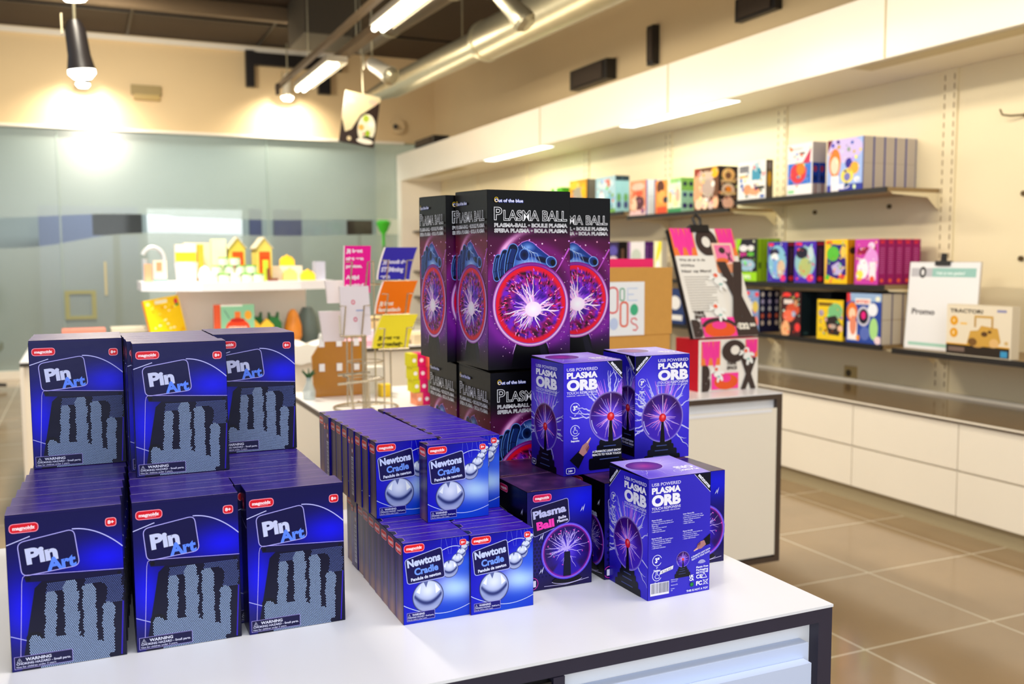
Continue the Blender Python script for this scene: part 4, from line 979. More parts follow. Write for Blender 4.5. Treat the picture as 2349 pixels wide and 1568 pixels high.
# ------------------------------------------------------------------ cartons on the foreground counter
def carton(name, w, d, h, front=None, left=None, right=None, top=None, base=(30, 18, 120), m=None, lid=0.0, gap=None):
    """origin at the front left bottom corner; the lid may stand a little proud"""
    mb = MB(); e = .0004
    mb.box(0, 0, 0, w, d, h, base)
    if front: mb.art(front, (0, -e, 0), (1, 0, 0), (0, 0, 1))
    if left: mb.art(left, (-e, d, 0), (0, -1, 0), (0, 0, 1))
    if right: mb.art(right, (w+e, 0, 0), (0, 1, 0), (0, 0, 1))
    if lid:
        z0, z1 = h+.0004, h+lid; c = base
        mb.polys([[(0, 0, z0), (w, 0, z0), (w, d, z1), (0, d, z1)]], base); mb.polys([[(0, 0, z0), (0, d, z1), (0, d, h), ]], (12, 8, 12)); mb.polys([[(w, 0, z0), (w, d, h), (w, d, z1)]], (12, 8, 12)); mb.polys([[(0, d, z1), (w, d, z1), (w, d, h), (0, d, h)]], (20, 14, 18))  # near-black wedge sides stand in for the shaded gap under the lid
    if top:
        t = math.atan2(lid, d) if lid else 0
        mb.art(top, (0, 0, h+e*1.5), (1, 0, 0), (0, math.cos(t), math.sin(t)))
    return mb.mesh(name, m or M_PRINT)
def side_plain(w, h, c, c2, seed=0, extra=None):
    a = Art(w, h); a.grid(0, 0, w, h, 4, 8, lambda X, Y: mixc(c, c2, vnoise(X/20+seed, Y/40, seed)))
    if extra: extra(a)
    return a
ORD = ['front', 'second', 'third', 'fourth', 'fifth', 'sixth', 'seventh', 'eighth', 'ninth', 'tenth']

PW, PD, PH = .130, .0455, .192
def pin_side_extra(a):
    a.ell(23, 175, 8, 8, (226, 40, 80)); a.text('n', 23, 171.5, 7, (255, 235, 240), al='c', bold=.05); a.line([(0, 152), (45, 146)], .8, (190, 180, 240))
pf = pin_front()
pin_mesh = carton('pin_art_box', PW, PD, PH+.003, front=pf, left=side_plain(45.5, 192, (28, 14, 76), (48, 28, 100), 1, pin_side_extra),
                  right=side_plain(45.5, 192, (40, 22, 110), (66, 40, 140), 2), top=top_art(130, 45.5, (66, 44, 150), (124, 104, 176), False, True, 2), base=(34, 18, 110))
TZ = .8502
def pins(cx, x0, y0, n, z, drift, tier, side, dx1=0.0, scale=1.0):
    for k in range(n):
        lab = 'dark blue pin art box, %s from front, %s column, %s tier' % (ORD[k] if k else 'first', side, tier)
        o = place(pin_mesh, 'pin_art_box', (x0+(dx1 if k else 0)+drift*k, y0+.0472*scale*k+random.Random(k*7+cx).uniform(-.0006, .0006), z), lab, 'boxed toy', 'pin art boxes stacked on the foreground counter')
        if scale != 1: o.scale = (scale, scale, scale)
random.seed(4)
pins(1, -.096, 1.278, 8, TZ, .0032, 'lower', 'left'); pins(2, .0465, 1.2765, 8, TZ, .0012, 'lower', 'middle'); pins(3, .1870, 1.2755, 8, TZ, -.0003, 'lower', 'right', -.0075)
UZ = TZ+PH+.0045
pins(4, -.0745, 1.546, 3, UZ, .001, 'upper', 'left', 0, .967); pins(5, .0605, 1.422, 5, UZ, -.001, 'upper', 'middle', -.0045, .967); pins(6, .1830, 1.540, 3, UZ, -.001, 'upper', 'right', 0, .967)

CW, CD, CH = .097, .035, .114
cf = cradle_front(); ct = top_art(97, 35, (74, 34, 190), (140, 112, 216), True, True, 5)
cr_mesh = carton('newtons_cradle_box', CW, CD, CH, front=cf, left=cradle_side(), right=side_plain(35, 114, (50, 24, 130), (90, 60, 170), 3), top=ct, base=(46, 24, 140))
cr_back = carton('newtons_cradle_box_turned', CW, CD, CH, front=side_plain(97, 114, (30, 20, 150), (60, 40, 170), 3), left=cradle_side(True), right=side_plain(35, 114, (50, 24, 130), (90, 60, 170), 3), top=ct, base=(46, 24, 140))
def cradles(x0, y0, n, z, tier, side, drift=0, turned=(), start=0):
    for k in range(n):
        j = k+start; lab = "bright blue ball cradle box, %s from front, %s column, %s tier" % (ORD[j] if j else 'first', side, tier)
        place(cr_back if k in turned else cr_mesh, 'newtons_cradle_box', (x0+drift*k+random.Random(k*3+int(x0*99)).uniform(-.0012, .0012), y0+.0366*k, z), lab, 'boxed toy', "cradle toy boxes stacked on the foreground counter")
cradles(.3850, 1.2210, 9, TZ, 'lower', 'left', .0008, (7,)); cradles(.4832, 1.2160, 9, TZ, 'lower', 'right', .0004)
CZ = TZ+CH+.0012
cradles(.3880, 1.3560, 9, CZ, 'upper', 'left', -.0012, (3, 7)); cradles(.4850, 1.3420, 9, CZ, 'upper', 'right', .0000, (), 1)
place(cr_mesh, 'newtons_cradle_box', (.4505, 1.3040, CZ), 'blue metal-ball cradle toy box pushed forward alone, foremost of the upper tier', 'boxed toy', 'cradle toy boxes stacked on the foreground counter')

BW, BD, BH = .110, .108, .153
mtop = Art(110, 108)
mtop.grid(0, 0, 110, 108, 14, 12, lambda X, Y: mixc((52, 28, 82), (118, 76, 128), vnoise(X/18, Y/22, 9)))
mtop.poly([(0, 0), (110, 0), (110, 1.2), (0, 1.0)], (170, 120, 130)); mtop.line([(0, 2), (14, 4), (20, 0)], .8, (20, 10, 20)); mtop.ring(16, 0, 8, 5, .7, (190, 150, 140), 16, 0, 180); mtop.line([(0, 106), (110, 107)], 1.2, (200, 150, 120))
mb_mesh = carton('magnetic_plasma_ball_box', BW, BD, BH, front=magball(110, 153), left=magball(108, 153, True), right=side_plain(108, 153, (16, 12, 44), (30, 20, 60)), top=mtop, base=(24, 14, 50))
for x, nm in ((.5945, 'left'), (.7275, 'middle'), (.8450, 'right')):
    for y, rw in ((1.2665, 'front'), (1.3790, 'rear')):
        place(mb_mesh, 'plasma_ball_box', (x, y, TZ), 'small purple-blue plasma ball carton, %s of three in the %s row on the counter' % (nm, rw), 'boxed lamp', 'small plasma ball cartons under the orb boxes')
OW, OD, OH = .111, .106, .181
ot = orb_top(111, 106)
T1, T2, T3, T4 = orb_T1(106, 181), orb_T2(111, 181), orb_T3(111, 181), orb_T4(111, 181)
def orb(label, front, left, loc, rz, lid):
    me = carton('plasma_orb_box', OW, OD, OH, front=front, left=left, right=side_plain(106, 181, (60, 44, 180), (90, 70, 210)), top=ot, base=(90, 70, 200), lid=lid)
    place(me, 'plasma_orb_box', loc, label, 'boxed lamp', 'plasma orb boxes', (0, 0, rz))
orb('purple plasma orb box, left of the upper two, pointing hand on its front', T2, T1, (.690, 1.333, TZ+BH+.0012), R(3.0), .004)
orb('purple plasma orb box, right of the upper two, dark corner at upper left', T3, orb_T2(106, 181), (.8515, 1.380, TZ+BH+.0012), R(.5), .003)
orb('purple plasma orb box standing on the counter with its text side and price sticker forward', T4, orb_T3(106, 181), (.7390, 1.1590, TZ), R(1.5), .005)
# tall cartons
LW, LD, LH = .157, .150, .306
tf, tsd = tall_front(157, 306), tall_front(150, 306, True)
tt = Art(157, 150); tt.grid(0, 0, 157, 150, 6, 6, lambda X, Y: mixc((34, 26, 22), (58, 46, 38), vnoise(X/40, Y/30, 4))); tt.rect(0, 0, 157, 1, (110, 96, 84))
tall = carton('tall_plasma_ball_box', LW, LD, LH, front=tf, left=tsd, right=side_plain(150, 306, (20, 16, 20), (34, 26, 30)), top=tt, base=(20, 15, 18), m=M_PRINT, lid=.005)
for x, y, z, lab in ((.6330, 1.4945, TZ, 'lower front left, beneath the foremost tall one'), (.6300, 1.6500, TZ, 'lower rear left beside the cradle boxes'), (.7950, 1.5200, TZ, 'lower right, hidden behind the orb boxes'),
                     (.6285, 1.4930, TZ+LH+.0055, 'foremost of the upper three'), (.6120, 1.6490, TZ+LH+.0055, 'upper left, behind the foremost one'), (.7890, 1.6300, TZ+LH+.0055, 'upper right, half hidden by the foremost one')):
    if 'lower right' in lab: y = 1.50; x = .793
    place(tall, 'tall_plasma_ball_box', (x, y, z), 'tall black and magenta plasma ball carton, '+lab, 'boxed lamp', 'tall plasma ball cartons')
place(tall, 'tall_plasma_ball_box', (.793, 1.655, TZ), 'tall black and magenta plasma ball carton, lower rear right, hidden behind the others', 'boxed lamp', 'tall plasma ball cartons')

# ------------------------------------------------------------------ goods on the wall shelves
def blob_art(w, h, bg, shapes, bg2=None):
    a = Art(w, h, bg, eps=3e-5); cols_ = [q[-1] for q in shapes if q[0] in 'er' and isinstance(q[-1], tuple)]; rg = random.Random(int(w*7+h))
    for sh in shapes:
        k = sh[0]
        if k == 'e': a.ell(sh[1]*w, sh[2]*h, sh[3]*w, sh[4]*h, sh[5], 20)
        elif k == 'r': a.rect(sh[1]*w, sh[2]*h, sh[3]*w, sh[4]*h, sh[5])
        elif k == 'p': a.poly([(x*w, y*h) for x, y in sh[1]], sh[2])
        elif k == 't': a.text(sh[1], sh[2]*w, sh[3]*h, sh[4]*h, sh[6], w=sh[5]*w, bold=.04)
    if w > 140 and len(shapes) > 4 and not any(q[0] == 't' for q in shapes):
        for _ in range(34):
            c = rg.choice(cols_); c = tuple(max(4, min(250, v+rg.randint(-40, 40))) for v in c); s_ = rg.uniform(.012, .05); a.ell(rg.uniform(.06, .94)*w, rg.uniform(.05, .95)*h, s_*w, s_*w*rg.uniform(.4, 1.3), c, 8, rg.uniform(0, 3))
    return a
def group(y0, y1, z, h, x, n, t, cover, spine, base, labels, gname, zrot=0):
    """boxes whose covers face the room (-x); n deep with spines of thickness t"""
    w = y1-y0
    def mk(cov):
        mb = MB().box(0, -w, 0, t, 0, h, base)
        if cov: mb.art(cov, (-.001, 0, 0), (0, -1, 0), (0, 0, 1))
        if spine: mb.art(spine, (0, -w-.001, 0), (1, 0, 0), (0, 0, 1))
        return mb.mesh('toy_box', M_MATTE)
    m0 = mk(cover); m1 = m0
    for k in range(n):
        lab = labels if n == 1 else labels.replace(' on the ', ', ') + (', foremost of row' if k == 0 else ', %s of row' % ORD[k])
        place(m0, 'toy_box', (x+k*(t+.0015), y1, z), lab, 'boxed toy', gname)
W_ = (236, 232, 236)
def hmm(*a): return list(a)
G = 'boxed kits on the wall shelves'
Z1, Z1b, Z2, Z3 = 1.7415, 1.6985, 1.2015, .8675
# top shelf, near bay
group(4.149, 4.43, Z1, .297, 4.05, 5, .080, blob_art(281, 297, (160, 186, 240), [('r', 0, 0, 1, .12, (50, 60, 160)), ('e', .5, .8, .5, .25, (206, 190, 240)), ('p', [(0, 1), (0, .75), (.15, 1)], (110, 20, 60)), ('e', .22, .55, .17, .28, (236, 130, 50)), ('e', .22, .5, .12, .17, (250, 214, 190)), ('r', .12, .0, .34, .3, (246, 240, 244)),
      ('e', .62, .52, .1, .1, (60, 40, 150)), ('e', .78, .42, .12, .12, (244, 176, 60)), ('e', .58, .28, .18, .14, (238, 220, 90)), ('e', .58, .26, .09, .08, (120, 120, 190)), ('e', .85, .2, .08, .05, (240, 240, 250)), ('e', .45, .08, .2, .05, (240, 236, 250))]),
      blob_art(80, 297, (196, 186, 176), [('r', 0, 0, .07, 1, (60, 70, 170)), ('r', .93, 0, 1, 1, (90, 96, 150)), ('r', .07, .49, .93, .5, (170, 160, 150))]), (80, 90, 180), 'lilac and blue science kit box with grey spine on the top shelf', G)
group(4.557, 4.784, Z1, .312, 4.05, 2, .052, blob_art(227, 312, (240, 236, 236), [('r', .04, .2, .96, .62, (60, 120, 214)), ('e', .45, .42, .32, .2, (216, 60, 70)), ('e', .55, .5, .17, .12, (248, 130, 40)), ('r', .5, .78, .7, .82, (40, 40, 50)), ('p', [(.6, .6), (.95, .9), (.9, .6)], (200, 60, 90)), ('r', .05, .03, .3, .1, (150, 214, 160)), ('r', .1, .88, .6, .91, (190, 190, 190))]),
      blob_art(52, 312, (196, 184, 176), [('r', 0, .2, 1, .6, (16, 60, 150)), ('e', .4, .48, .25, .06, (170, 50, 60)), ('e', .4, .3, .25, .06, (12, 30, 90)), ('r', .4, 0, .6, .2, (150, 90, 80))]), (220, 210, 205), 'white box with a blue band and red machine on the top shelf', G)
group(4.985, 5.272, Z1, .245, 4.05, 1, .055, blob_art(287, 245, (236, 234, 230), [('r', .05, .72, .4, .9, (120, 120, 126)), ('r', .05, .58, .38, .65, (244, 180, 90)), ('r', .5, .5, .82, .8, (70, 150, 180)), ('e', .66, .84, .1, .12, (170, 200, 210)), ('e', .35, .26, .15, .14, (214, 150, 110)), ('e', .6, .2, .2, .1, (240, 160, 120)), ('r', .7, .25, .95, .33, (60, 60, 60)), ('r', .8, .02, .95, .1, (80, 110, 180))]),
      blob_art(55, 245, (96, 84, 70), [('e', .5, .5, .3, .2, (214, 160, 40)), ('e', .5, .85, .3, .1, (130, 120, 120))]), (90, 84, 84), 'white experiment box with teal bottle picture on the top shelf', G)
# top shelf, second bay
group(5.488, 5.777, Z1b, .294, 4.05, 1, .162, blob_art(289, 294, (104, 66, 44), [('e', .12, .5, .22, .32, (238, 160, 120)), ('e', .5, .75, .3, .16, (200, 180, 160)), ('e', .84, .86, .15, .12, (244, 176, 30)), ('e', .58, .5, .26, .22, (180, 160, 150)), ('e', .78, .6, .07, .07, (250, 240, 230)), ('e', .45, .15, .13, .14, (250, 220, 190)), ('e', .2, .14, .16, .13, (240, 200, 170)), ('e', .88, .16, .12, .14, (250, 190, 150)), ('e', .7, .1, .12, .1, (214, 190, 180)), ('e', .1, .92, .16, .1, (140, 50, 30))]),
      blob_art(162, 294, (44, 30, 34), [('e', .5, .8, .34, .15, (240, 190, 120)), ('e', .5, .78, .16, .08, (120, 80, 60)), ('e', .5, .45, .34, .15, (226, 200, 180)), ('e', .5, .45, .18, .08, (236, 140, 40)), ('r', .1, .33, .9, .40, (214, 180, 130)), ('r', .12, .62, .88, .68, (214, 180, 130)), ('e', .5, .14, .3, .14, (236, 190, 170))]), (44, 30, 34), 'dark box with three round badges on its side, on the top shelf', G)
group(5.94, 6.118, Z1b, .25, 4.05, 1, .115, blob_art(178, 250, (214, 230, 200), [('e', .3, .6, .2, .1, (190, 200, 220)), ('r', .1, .3, .3, .6, (236, 190, 90)), ('e', .6, .3, .2, .14, (250, 226, 170)), ('r', 0, 0, 1, .12, (60, 140, 90)), ('e', .75, .5, .15, .2, (226, 170, 150)), ('r', .2, .86, 1, 1, (150, 200, 120))]),
      blob_art(115, 250, (150, 196, 170), [('r', 0, .62, 1, 1, (126, 176, 80)), ('e', .28, .82, .16, .07, (40, 50, 70)), ('e', .75, .82, .16, .07, (40, 50, 70)), ('e', .28, .5, .16, .07, (50, 60, 110)), ('e', .75, .5, .16, .07, (50, 60, 110)), ('e', .28, .18, .18, .08, (50, 40, 100)), ('e', .75, .18, .18, .08, (50, 40, 100))]), (120, 176, 130), 'green box with a dotted owl pattern side on the top shelf', G)
group(6.125, 6.30, Z1b, .25, 4.06, 1, .03, blob_art(175, 250, (240, 150, 70), [('e', .4, .8, .3, .2, (90, 50, 40)), ('e', .5, .5, .3, .2, (244, 170, 90)), ('r', .1, 0, .9, .2, (214, 80, 50)), ('e', .8, .4, .2, .1, (60, 50, 60))]), None, (60, 48, 110), 'narrow orange and brown box with a dark figure on the top shelf', G)
group(6.42, 6.66, Z1b, .272, 4.05, 2, .086, blob_art(240, 272, (238, 150, 110), [('e', .5, .82, .4, .1, (246, 190, 170)), ('r', .2, .55, .8, .7, (214, 90, 60)), ('e', .55, .35, .35, .2, (90, 50, 60)), ('e', .25, .3, .2, .2, (244, 200, 170)), ('r', 0, 0, 1, .14, (226, 190, 190)), ('e', .8, .12, .1, .08, (90, 60, 110))]),
      blob_art(86, 272, (214, 216, 226), [('r', 0, 0, .12, 1, (50, 50, 150)), ('r', .88, 0, 1, 1, (50, 50, 150)), ('r', .1, .52, .9, .53, (150, 150, 180))]), (60, 60, 160), 'orange cover box with white and blue spine on the top shelf', G)
group(6.89, 7.22, Z1, .30, 4.05, 2, .065, blob_art(330, 300, (176, 214, 226), [('e', .5, .8, .4, .14, (214, 234, 240)), ('e', .65, .82, .08, .12, (226, 120, 90)), ('e', .3, .4, .14, .2, (244, 250, 250)), ('e', .7, .35, .16, .2, (130, 190, 214)), ('r', 0, 0, 1, .1, (120, 176, 90)), ('e', .8, .15, .05, .08, (60, 60, 100))]),
      blob_art(65, 300, (156, 206, 214), [('r', 0, .86, 1, 1, (40, 60, 70)), ('e', .5, .4, .3, .12, (110, 170, 100)), ('e', .5, .2, .3, .1, (70, 80, 130))]), (150, 200, 210), 'pale blue box with small figures on the top shelf behind the tall cartons', G)
group(7.38, 7.70, Z1, .31, 4.05, 1, .10, blob_art(320, 310, (236, 170, 50), [('e', .3, .85, .3, .14, (240, 214, 60)), ('e', .5, .6, .3, .2, (176, 170, 150)), ('e', .8, .7, .14, .2, (240, 200, 30)), ('e', .3, .2, .25, .2, (236, 150, 110)), ('r', .6, 0, 1, .2, (90, 60, 60)), ('e', .7, .3, .15, .1, (250, 230, 200))]),
      blob_art(100, 310, (126, 120, 110), [('r', 0, 0, .12, 1, (40, 36, 40)), ('r', .85, 0, 1, 1, (40, 36, 40))]), (60, 56, 56), 'yellow and orange box with grey spine on the top shelf', G)
group(7.85, 8.07, Z1, .27, 4.05, 1, .12, blob_art(220, 270, (90, 190, 40), [('r', 0, 0, 1, .72, (214, 206, 220)), ('r', .3, .72, .5, 1, (236, 240, 226)), ('e', .5, .4, .4, .2, (190, 176, 214))]), blob_art(120, 270, (190, 196, 200), [('r', 0, .8, 1, 1, (90, 190, 40))]), (180, 200, 150), 'bright green and lilac box on the top shelf, partly behind the tall cartons', G)
group(8.30, 8.62, Z1, .26, 4.05, 1, .12, blob_art(320, 260, (110, 200, 50), [('r', .1, 0, .9, .6, (236, 236, 226))]), None, (120, 200, 60), 'bright green topped box further back on the top shelf', G)
group(8.85, 9.2, Z1, .25, 4.05, 1, .12, blob_art(350, 250, (236, 226, 206), [('r', .1, 0, .5, .4, (236, 150, 120))]), None, (226, 216, 200), 'pale box with salmon patch at the far end of the top shelf', G)
# middle shelf
mag_sp = blob_art(52, 256, (160, 14, 106), [('r', .05, .97, .95, 1, (214, 60, 90)), ('r', .2, .9, .8, .95, (230, 40, 60)), ('e', .5, .09, .25, .045, (250, 90, 60))] + [('r', .15, .25+.045*i, .85, .265+.045*i, (200, 100, 170)) for i in range(13)] + [('r', 0, 0, .04, 1, (110, 6, 80))])
group(4.012, 4.188, Z2, .256, 4.05, 5, .062, blob_art(176, 256, (200, 60, 170), [('p', [(.1, .8), (.9, .85), (.9, .7), (.1, .65)], (150, 20, 70)), ('e', .7, .85, .14, .08, (240, 214, 240)), ('e', .7, .5, .3, .3, (226, 150, 226)), ('e', .35, .35, .24, .22, (246, 240, 250)), ('r', .62, .1, .9, .5, (240, 232, 244)), ('r', .1, .08, .3, .14, (250, 150, 40)), ('e', .22, .22, .15, .1, (250, 230, 90)), ('e', .75, .12, .1, .07, (240, 80, 60))]), mag_sp, (150, 14, 100), 'magenta experiment box with printed spine on the middle shelf', G)
group(4.246, 4.43, Z2, .258, 4.05, 1, .075, blob_art(184, 258, (246, 196, 20), [('p', [(.1, .72), (.3, .9), (.9, .88), (.95, .2), (.6, .1), (.06, .2)], (50, 30, 130)), ('e', .35, .68, .28, .17, (90, 190, 60)), ('e', .8, .72, .12, .14, (236, 200, 90)), ('p', [(.3, .4), (.6, .5), (.85, .35), (.7, .2), (.4, .2)], (190, 180, 230)), ('e', .75, .15, .15, .06, (226, 50, 60)), ('e', .12, .14, .1, .06, (90, 190, 60)), ('r', .05, .9, .3, .97, (230, 60, 50))]), blob_art(75, 258, (236, 160, 20), [('e', .5, .75, .35, .08, (70, 50, 30)), ('r', 0, 0, .1, 1, (200, 120, 10))]), (236, 170, 20), 'yellow and dark blue kit box on the middle shelf', G)
pspine = blob_art(66, 254, (40, 16, 60), [('r', .1, .9, .9, .97, (170, 20, 60)), ('e', .5, .1, .3, .06, (236, 50, 60))] + [('r', .3, .22+.045*i, .7, .235+.045*i, (110, 70, 110)) for i in range(14)])
group(4.508, 4.699, Z2, .254, 4.05, 1, .066, blob_art(191, 254, (76, 40, 180), [('e', .5, .5, .48, .38, (140, 190, 200)), ('e', .35, .72, .28, .14, (30, 26, 50)), ('e', .75, .7, .14, .18, (190, 214, 220)), ('e', .5, .38, .3, .22, (176, 190, 120)), ('e', .75, .12, .16, .09, (236, 60, 110)), ('r', .06, .9, .35, .97, (236, 50, 70))]), pspine, (50, 20, 90), 'purple box with a yellow-green creature on the middle shelf', G)
group(4.767, 4.953, Z2, .254, 4.05, 1, .066, blob_art(186, 254, (60, 40, 170), [('e', .5, .5, .46, .42, (130, 190, 214)), ('e', .35, .74, .25, .1, (30, 30, 60)), ('e', .38, .62, .2, .1, (240, 240, 246)), ('r', .3, .1, .5, .55, (120, 170, 230)), ('e', .7, .35, .2, .2, (214, 190, 160)), ('e', .8, .1, .14, .08, (226, 50, 120)), ('r', .04, .9, .3, .97, (236, 50, 70))]), pspine, (50, 20, 90), 'blue box with a white robot figure on the middle shelf', G)
group(5.06, 5.28, Z2, .28, 4.05, 3, .062, blob_art(220, 280, (30, 28, 40), [('p', [(0, 1), (.25, 1), (0, .55)], (150, 210, 30)), ('e', .35, .78, .2, .08, (226, 226, 230)), ('e', .7, .78, .16, .07, (226, 226, 230)), ('r', .15, .6, .5, .68, (180, 50, 130)), ('r', .55, .6, .85, .68, (90, 180, 60)), ('e', .5, .38, .4, .14, (150, 190, 214)), ('r', 0, 0, 1, .22, (150, 210, 30)), ('r', .1, .07, .7, .15, (214, 240, 180))]),
      blob_art(62, 280, (150, 196, 20), [('r', .6, 0, .7, 1, (90, 130, 20)), ('r', .2, .3, .5, .45, (60, 90, 20)), ('r', 0, .0, .06, 1, (90, 130, 10))]), (140, 190, 20), 'lime green and black kit box on the middle shelf', G)
group(6.193, 6.30, Z2, .285, 4.05, 1, .05, blob_art(107, 285, (240, 236, 190), [('p', [(0, .2), (.6, 1), (1, 1), (1, .8)], (236, 220, 40)), ('e', .5, .3, .3, .2, (240, 240, 240))]), None, (214, 206, 190), 'white and yellow box on the middle shelf beside the poster board', G)
group(6.434, 6.684, Z2, .288, 4.05, 2, .042, blob_art(250, 288, (226, 222, 226), [('e', .5, .6, .3, .2, (190, 200, 190)), ('r', 0, 0, .14, 1, (130, 70, 160)), ('e', .4, .35, .2, .1, (150, 150, 160))]), blob_art(42, 288, (96, 40, 130), [('r', 0, 0, .14, 1, (60, 20, 90))] + [('r', .3, .2+.09*i, .75, .23+.09*i, (150, 100, 180)) for i in range(8)]), (96, 40, 130), 'white cover box with violet spine on the middle shelf', G)
group(6.836, 7.007, Z2, .295, 4.05, 1, .088, blob_art(171, 295, (44, 30, 80), [('e', .5, .75, .4, .14, (90, 80, 170)), ('e', .5, .5, .4, .1, (214, 200, 210)), ('e', .5, .2, .4, .18, (236, 140, 50))]), blob_art(88, 295, (26, 20, 24), [('r', .3, .2, .6, .8, (120, 90, 70))]), (30, 24, 34), 'dark purple box with black side on the middle shelf behind the carton', G)
for y, c, c2, nm in ((7.2, (150, 60, 120), (236, 200, 90), 'plum and yellow'), (7.55, (40, 90, 160), (236, 236, 240), 'blue and white'), (8.5, (200, 90, 40), (240, 220, 120), 'rust orange'), (9.0, (60, 120, 90), (230, 230, 200), 'sea green')):
    group(y, y+.24, Z2, .26, 4.06, 1, .08, blob_art(240, 260, c, [('e', .5, .6, .3, .2, c2), ('r', .1, .1, .9, .25, c2)]), None, c, nm+' box on the middle shelf behind the tall cartons', G)
# lower shelf
group(3.98, 4.243, Z3, .283, 4.05, 4, .078, blob_art(263, 283, (40, 70, 160), [('r', 0, .84, 1, 1, (150, 180, 220)), ('r', .25, .78, .7, .9, (240, 240, 240)), ('t', 'MYSTERY', .28, .80, .07, .4, (226, 80, 60)), ('p', [(0, 1), (.1, 1), (.12, .85), (0, .8)], (214, 50, 60)), ('e', .16, .62, .16, .2, (236, 120, 50)), ('e', .17, .58, .1, .12, (250, 210, 180)), ('r', .04, .05, .32, .42, (246, 240, 240)), ('e', .2, .35, .1, .2, (230, 140, 110)), ('e', .5, .54, .19, .2, (200, 200, 220)), ('e', .5, .54, .14, .15, (26, 20, 40)), ('e', .5, .56, .07, .08, (226, 30, 130)),
      ('e', .76, .68, .14, .13, (236, 240, 250)), ('e', .8, .3, .12, .22, (170, 220, 140)), ('e', .55, .2, .14, .14, (90, 110, 190)), ('e', .92, .08, .1, .08, (240, 214, 220)), ('e', .35, .1, .05, .06, (240, 150, 40)), ('e', .9, .9, .07, .05, (240, 240, 220))]),
      blob_art(78, 283, (206, 196, 178), [('r', 0, 0, .05, 1, (90, 80, 110)), ('r', .05, .48, .97, .495, (170, 150, 120)), ('r', .95, 0, 1, 1, (40, 50, 120))]), (50, 70, 150), 'blue laboratory kit box with beige spine on the lower shelf', G)
group(4.26, 4.475, Z3, .238, 4.04, 1, .06, blob_art(215, 238, (236, 200, 30), [('r', .05, .84, .6, .93, (120, 90, 20)), ('e', .7, .72, .28, .2, (120, 190, 130)), ('e', .16, .66, .1, .08, (150, 140, 170)), ('p', [(.28, .55), (.72, .62), (.98, .36), (.85, .12), (.45, .14)], (44, 36, 36)), ('e', .6, .34, .14, .06, (190, 170, 160)), ('e', .9, .3, .1, .08, (240, 190, 160)), ('e', .14, .45, .06, .06, (190, 160, 60)), ('e', .14, .25, .06, .06, (190, 160, 60))]),
      blob_art(60, 238, (40, 34, 24), [('r', 0, .0, 1, .1, (200, 160, 30))]), (60, 50, 30), 'yellow box with a black gadget picture on the lower shelf', G)
group(4.632, 4.815, Z3, .276, 4.05, 2, .085, blob_art(183, 276, (60, 30, 34), [('e', .3, .93, .2, .05, (236, 50, 50)), ('e', .8, .93, .1, .05, (230, 50, 50)), ('r', .15, .72, .6, .82, (226, 214, 210)), ('e', .6, .6, .34, .14, (200, 80, 50)), ('e', .4, .45, .3, .14, (236, 110, 80)), ('e', .65, .5, .1, .07, (150, 180, 220)), ('e', .25, .14, .22, .2, (240, 180, 130)), ('e', .85, .2, .14, .1, (230, 60, 60)), ('e', .75, .75, .1, .08, (200, 140, 90))]),
      blob_art(85, 276, (20, 34, 38), [('r', 0, 0, .06, 1, (10, 12, 16)), ('r', .3, .05, .7, .1, (50, 80, 80))]), (14, 20, 26), 'dark red box with glowing creatures on the lower shelf', G)
group(4.49, 4.625, Z3, .276, 4.16, 2, .08, blob_art(135, 276, (12, 18, 22), [('r', .2, .05, .6, .09, (40, 60, 60))]), None, (12, 18, 22), 'plain black box standing in the gap of the lower shelf', G)
cs = blob_art(56, 276, (26, 26, 60), [('e', .5, .9-.17*i, .22, .06, c) for i, c in enumerate(((236, 226, 220), (200, 190, 226), (214, 214, 220), (226, 110, 80), (226, 206, 190)))])
group(5.031, 5.182, Z3, .276, 4.05, 3, .056, blob_art(151, 276, (120, 150, 200), [('e', .2, .92, .16, .05, (230, 50, 60)), ('e', .85, .9, .12, .06, (230, 60, 60)), ('e', .3, .6, .25, .2, (226, 226, 230)), ('e', .75, .6, .2, .14, (214, 190, 90)), ('r', .1, .1, .9, .3, (176, 200, 226)), ('e', .8, .25, .16, .12, (240, 120, 110)), ('e', .4, .35, .2, .1, (60, 90, 160))]), cs, (24, 24, 54), 'white-blue kit box with dotted dark spine on the lower shelf', G)
for y, c, c2, nm in ((5.5, (60, 40, 80), (214, 150, 90), 'dark plum'), (5.9, (40, 60, 110), (230, 230, 230), 'navy')):
    group(y, y+.24, Z3, .26, 4.06, 1, .08, blob_art(240, 260, c, [('e', .5, .6, .3, .2, c2), ('r', .1, .1, .9, .25, c2)]), None, c, nm+' box on the lower shelf behind the pink box', G)
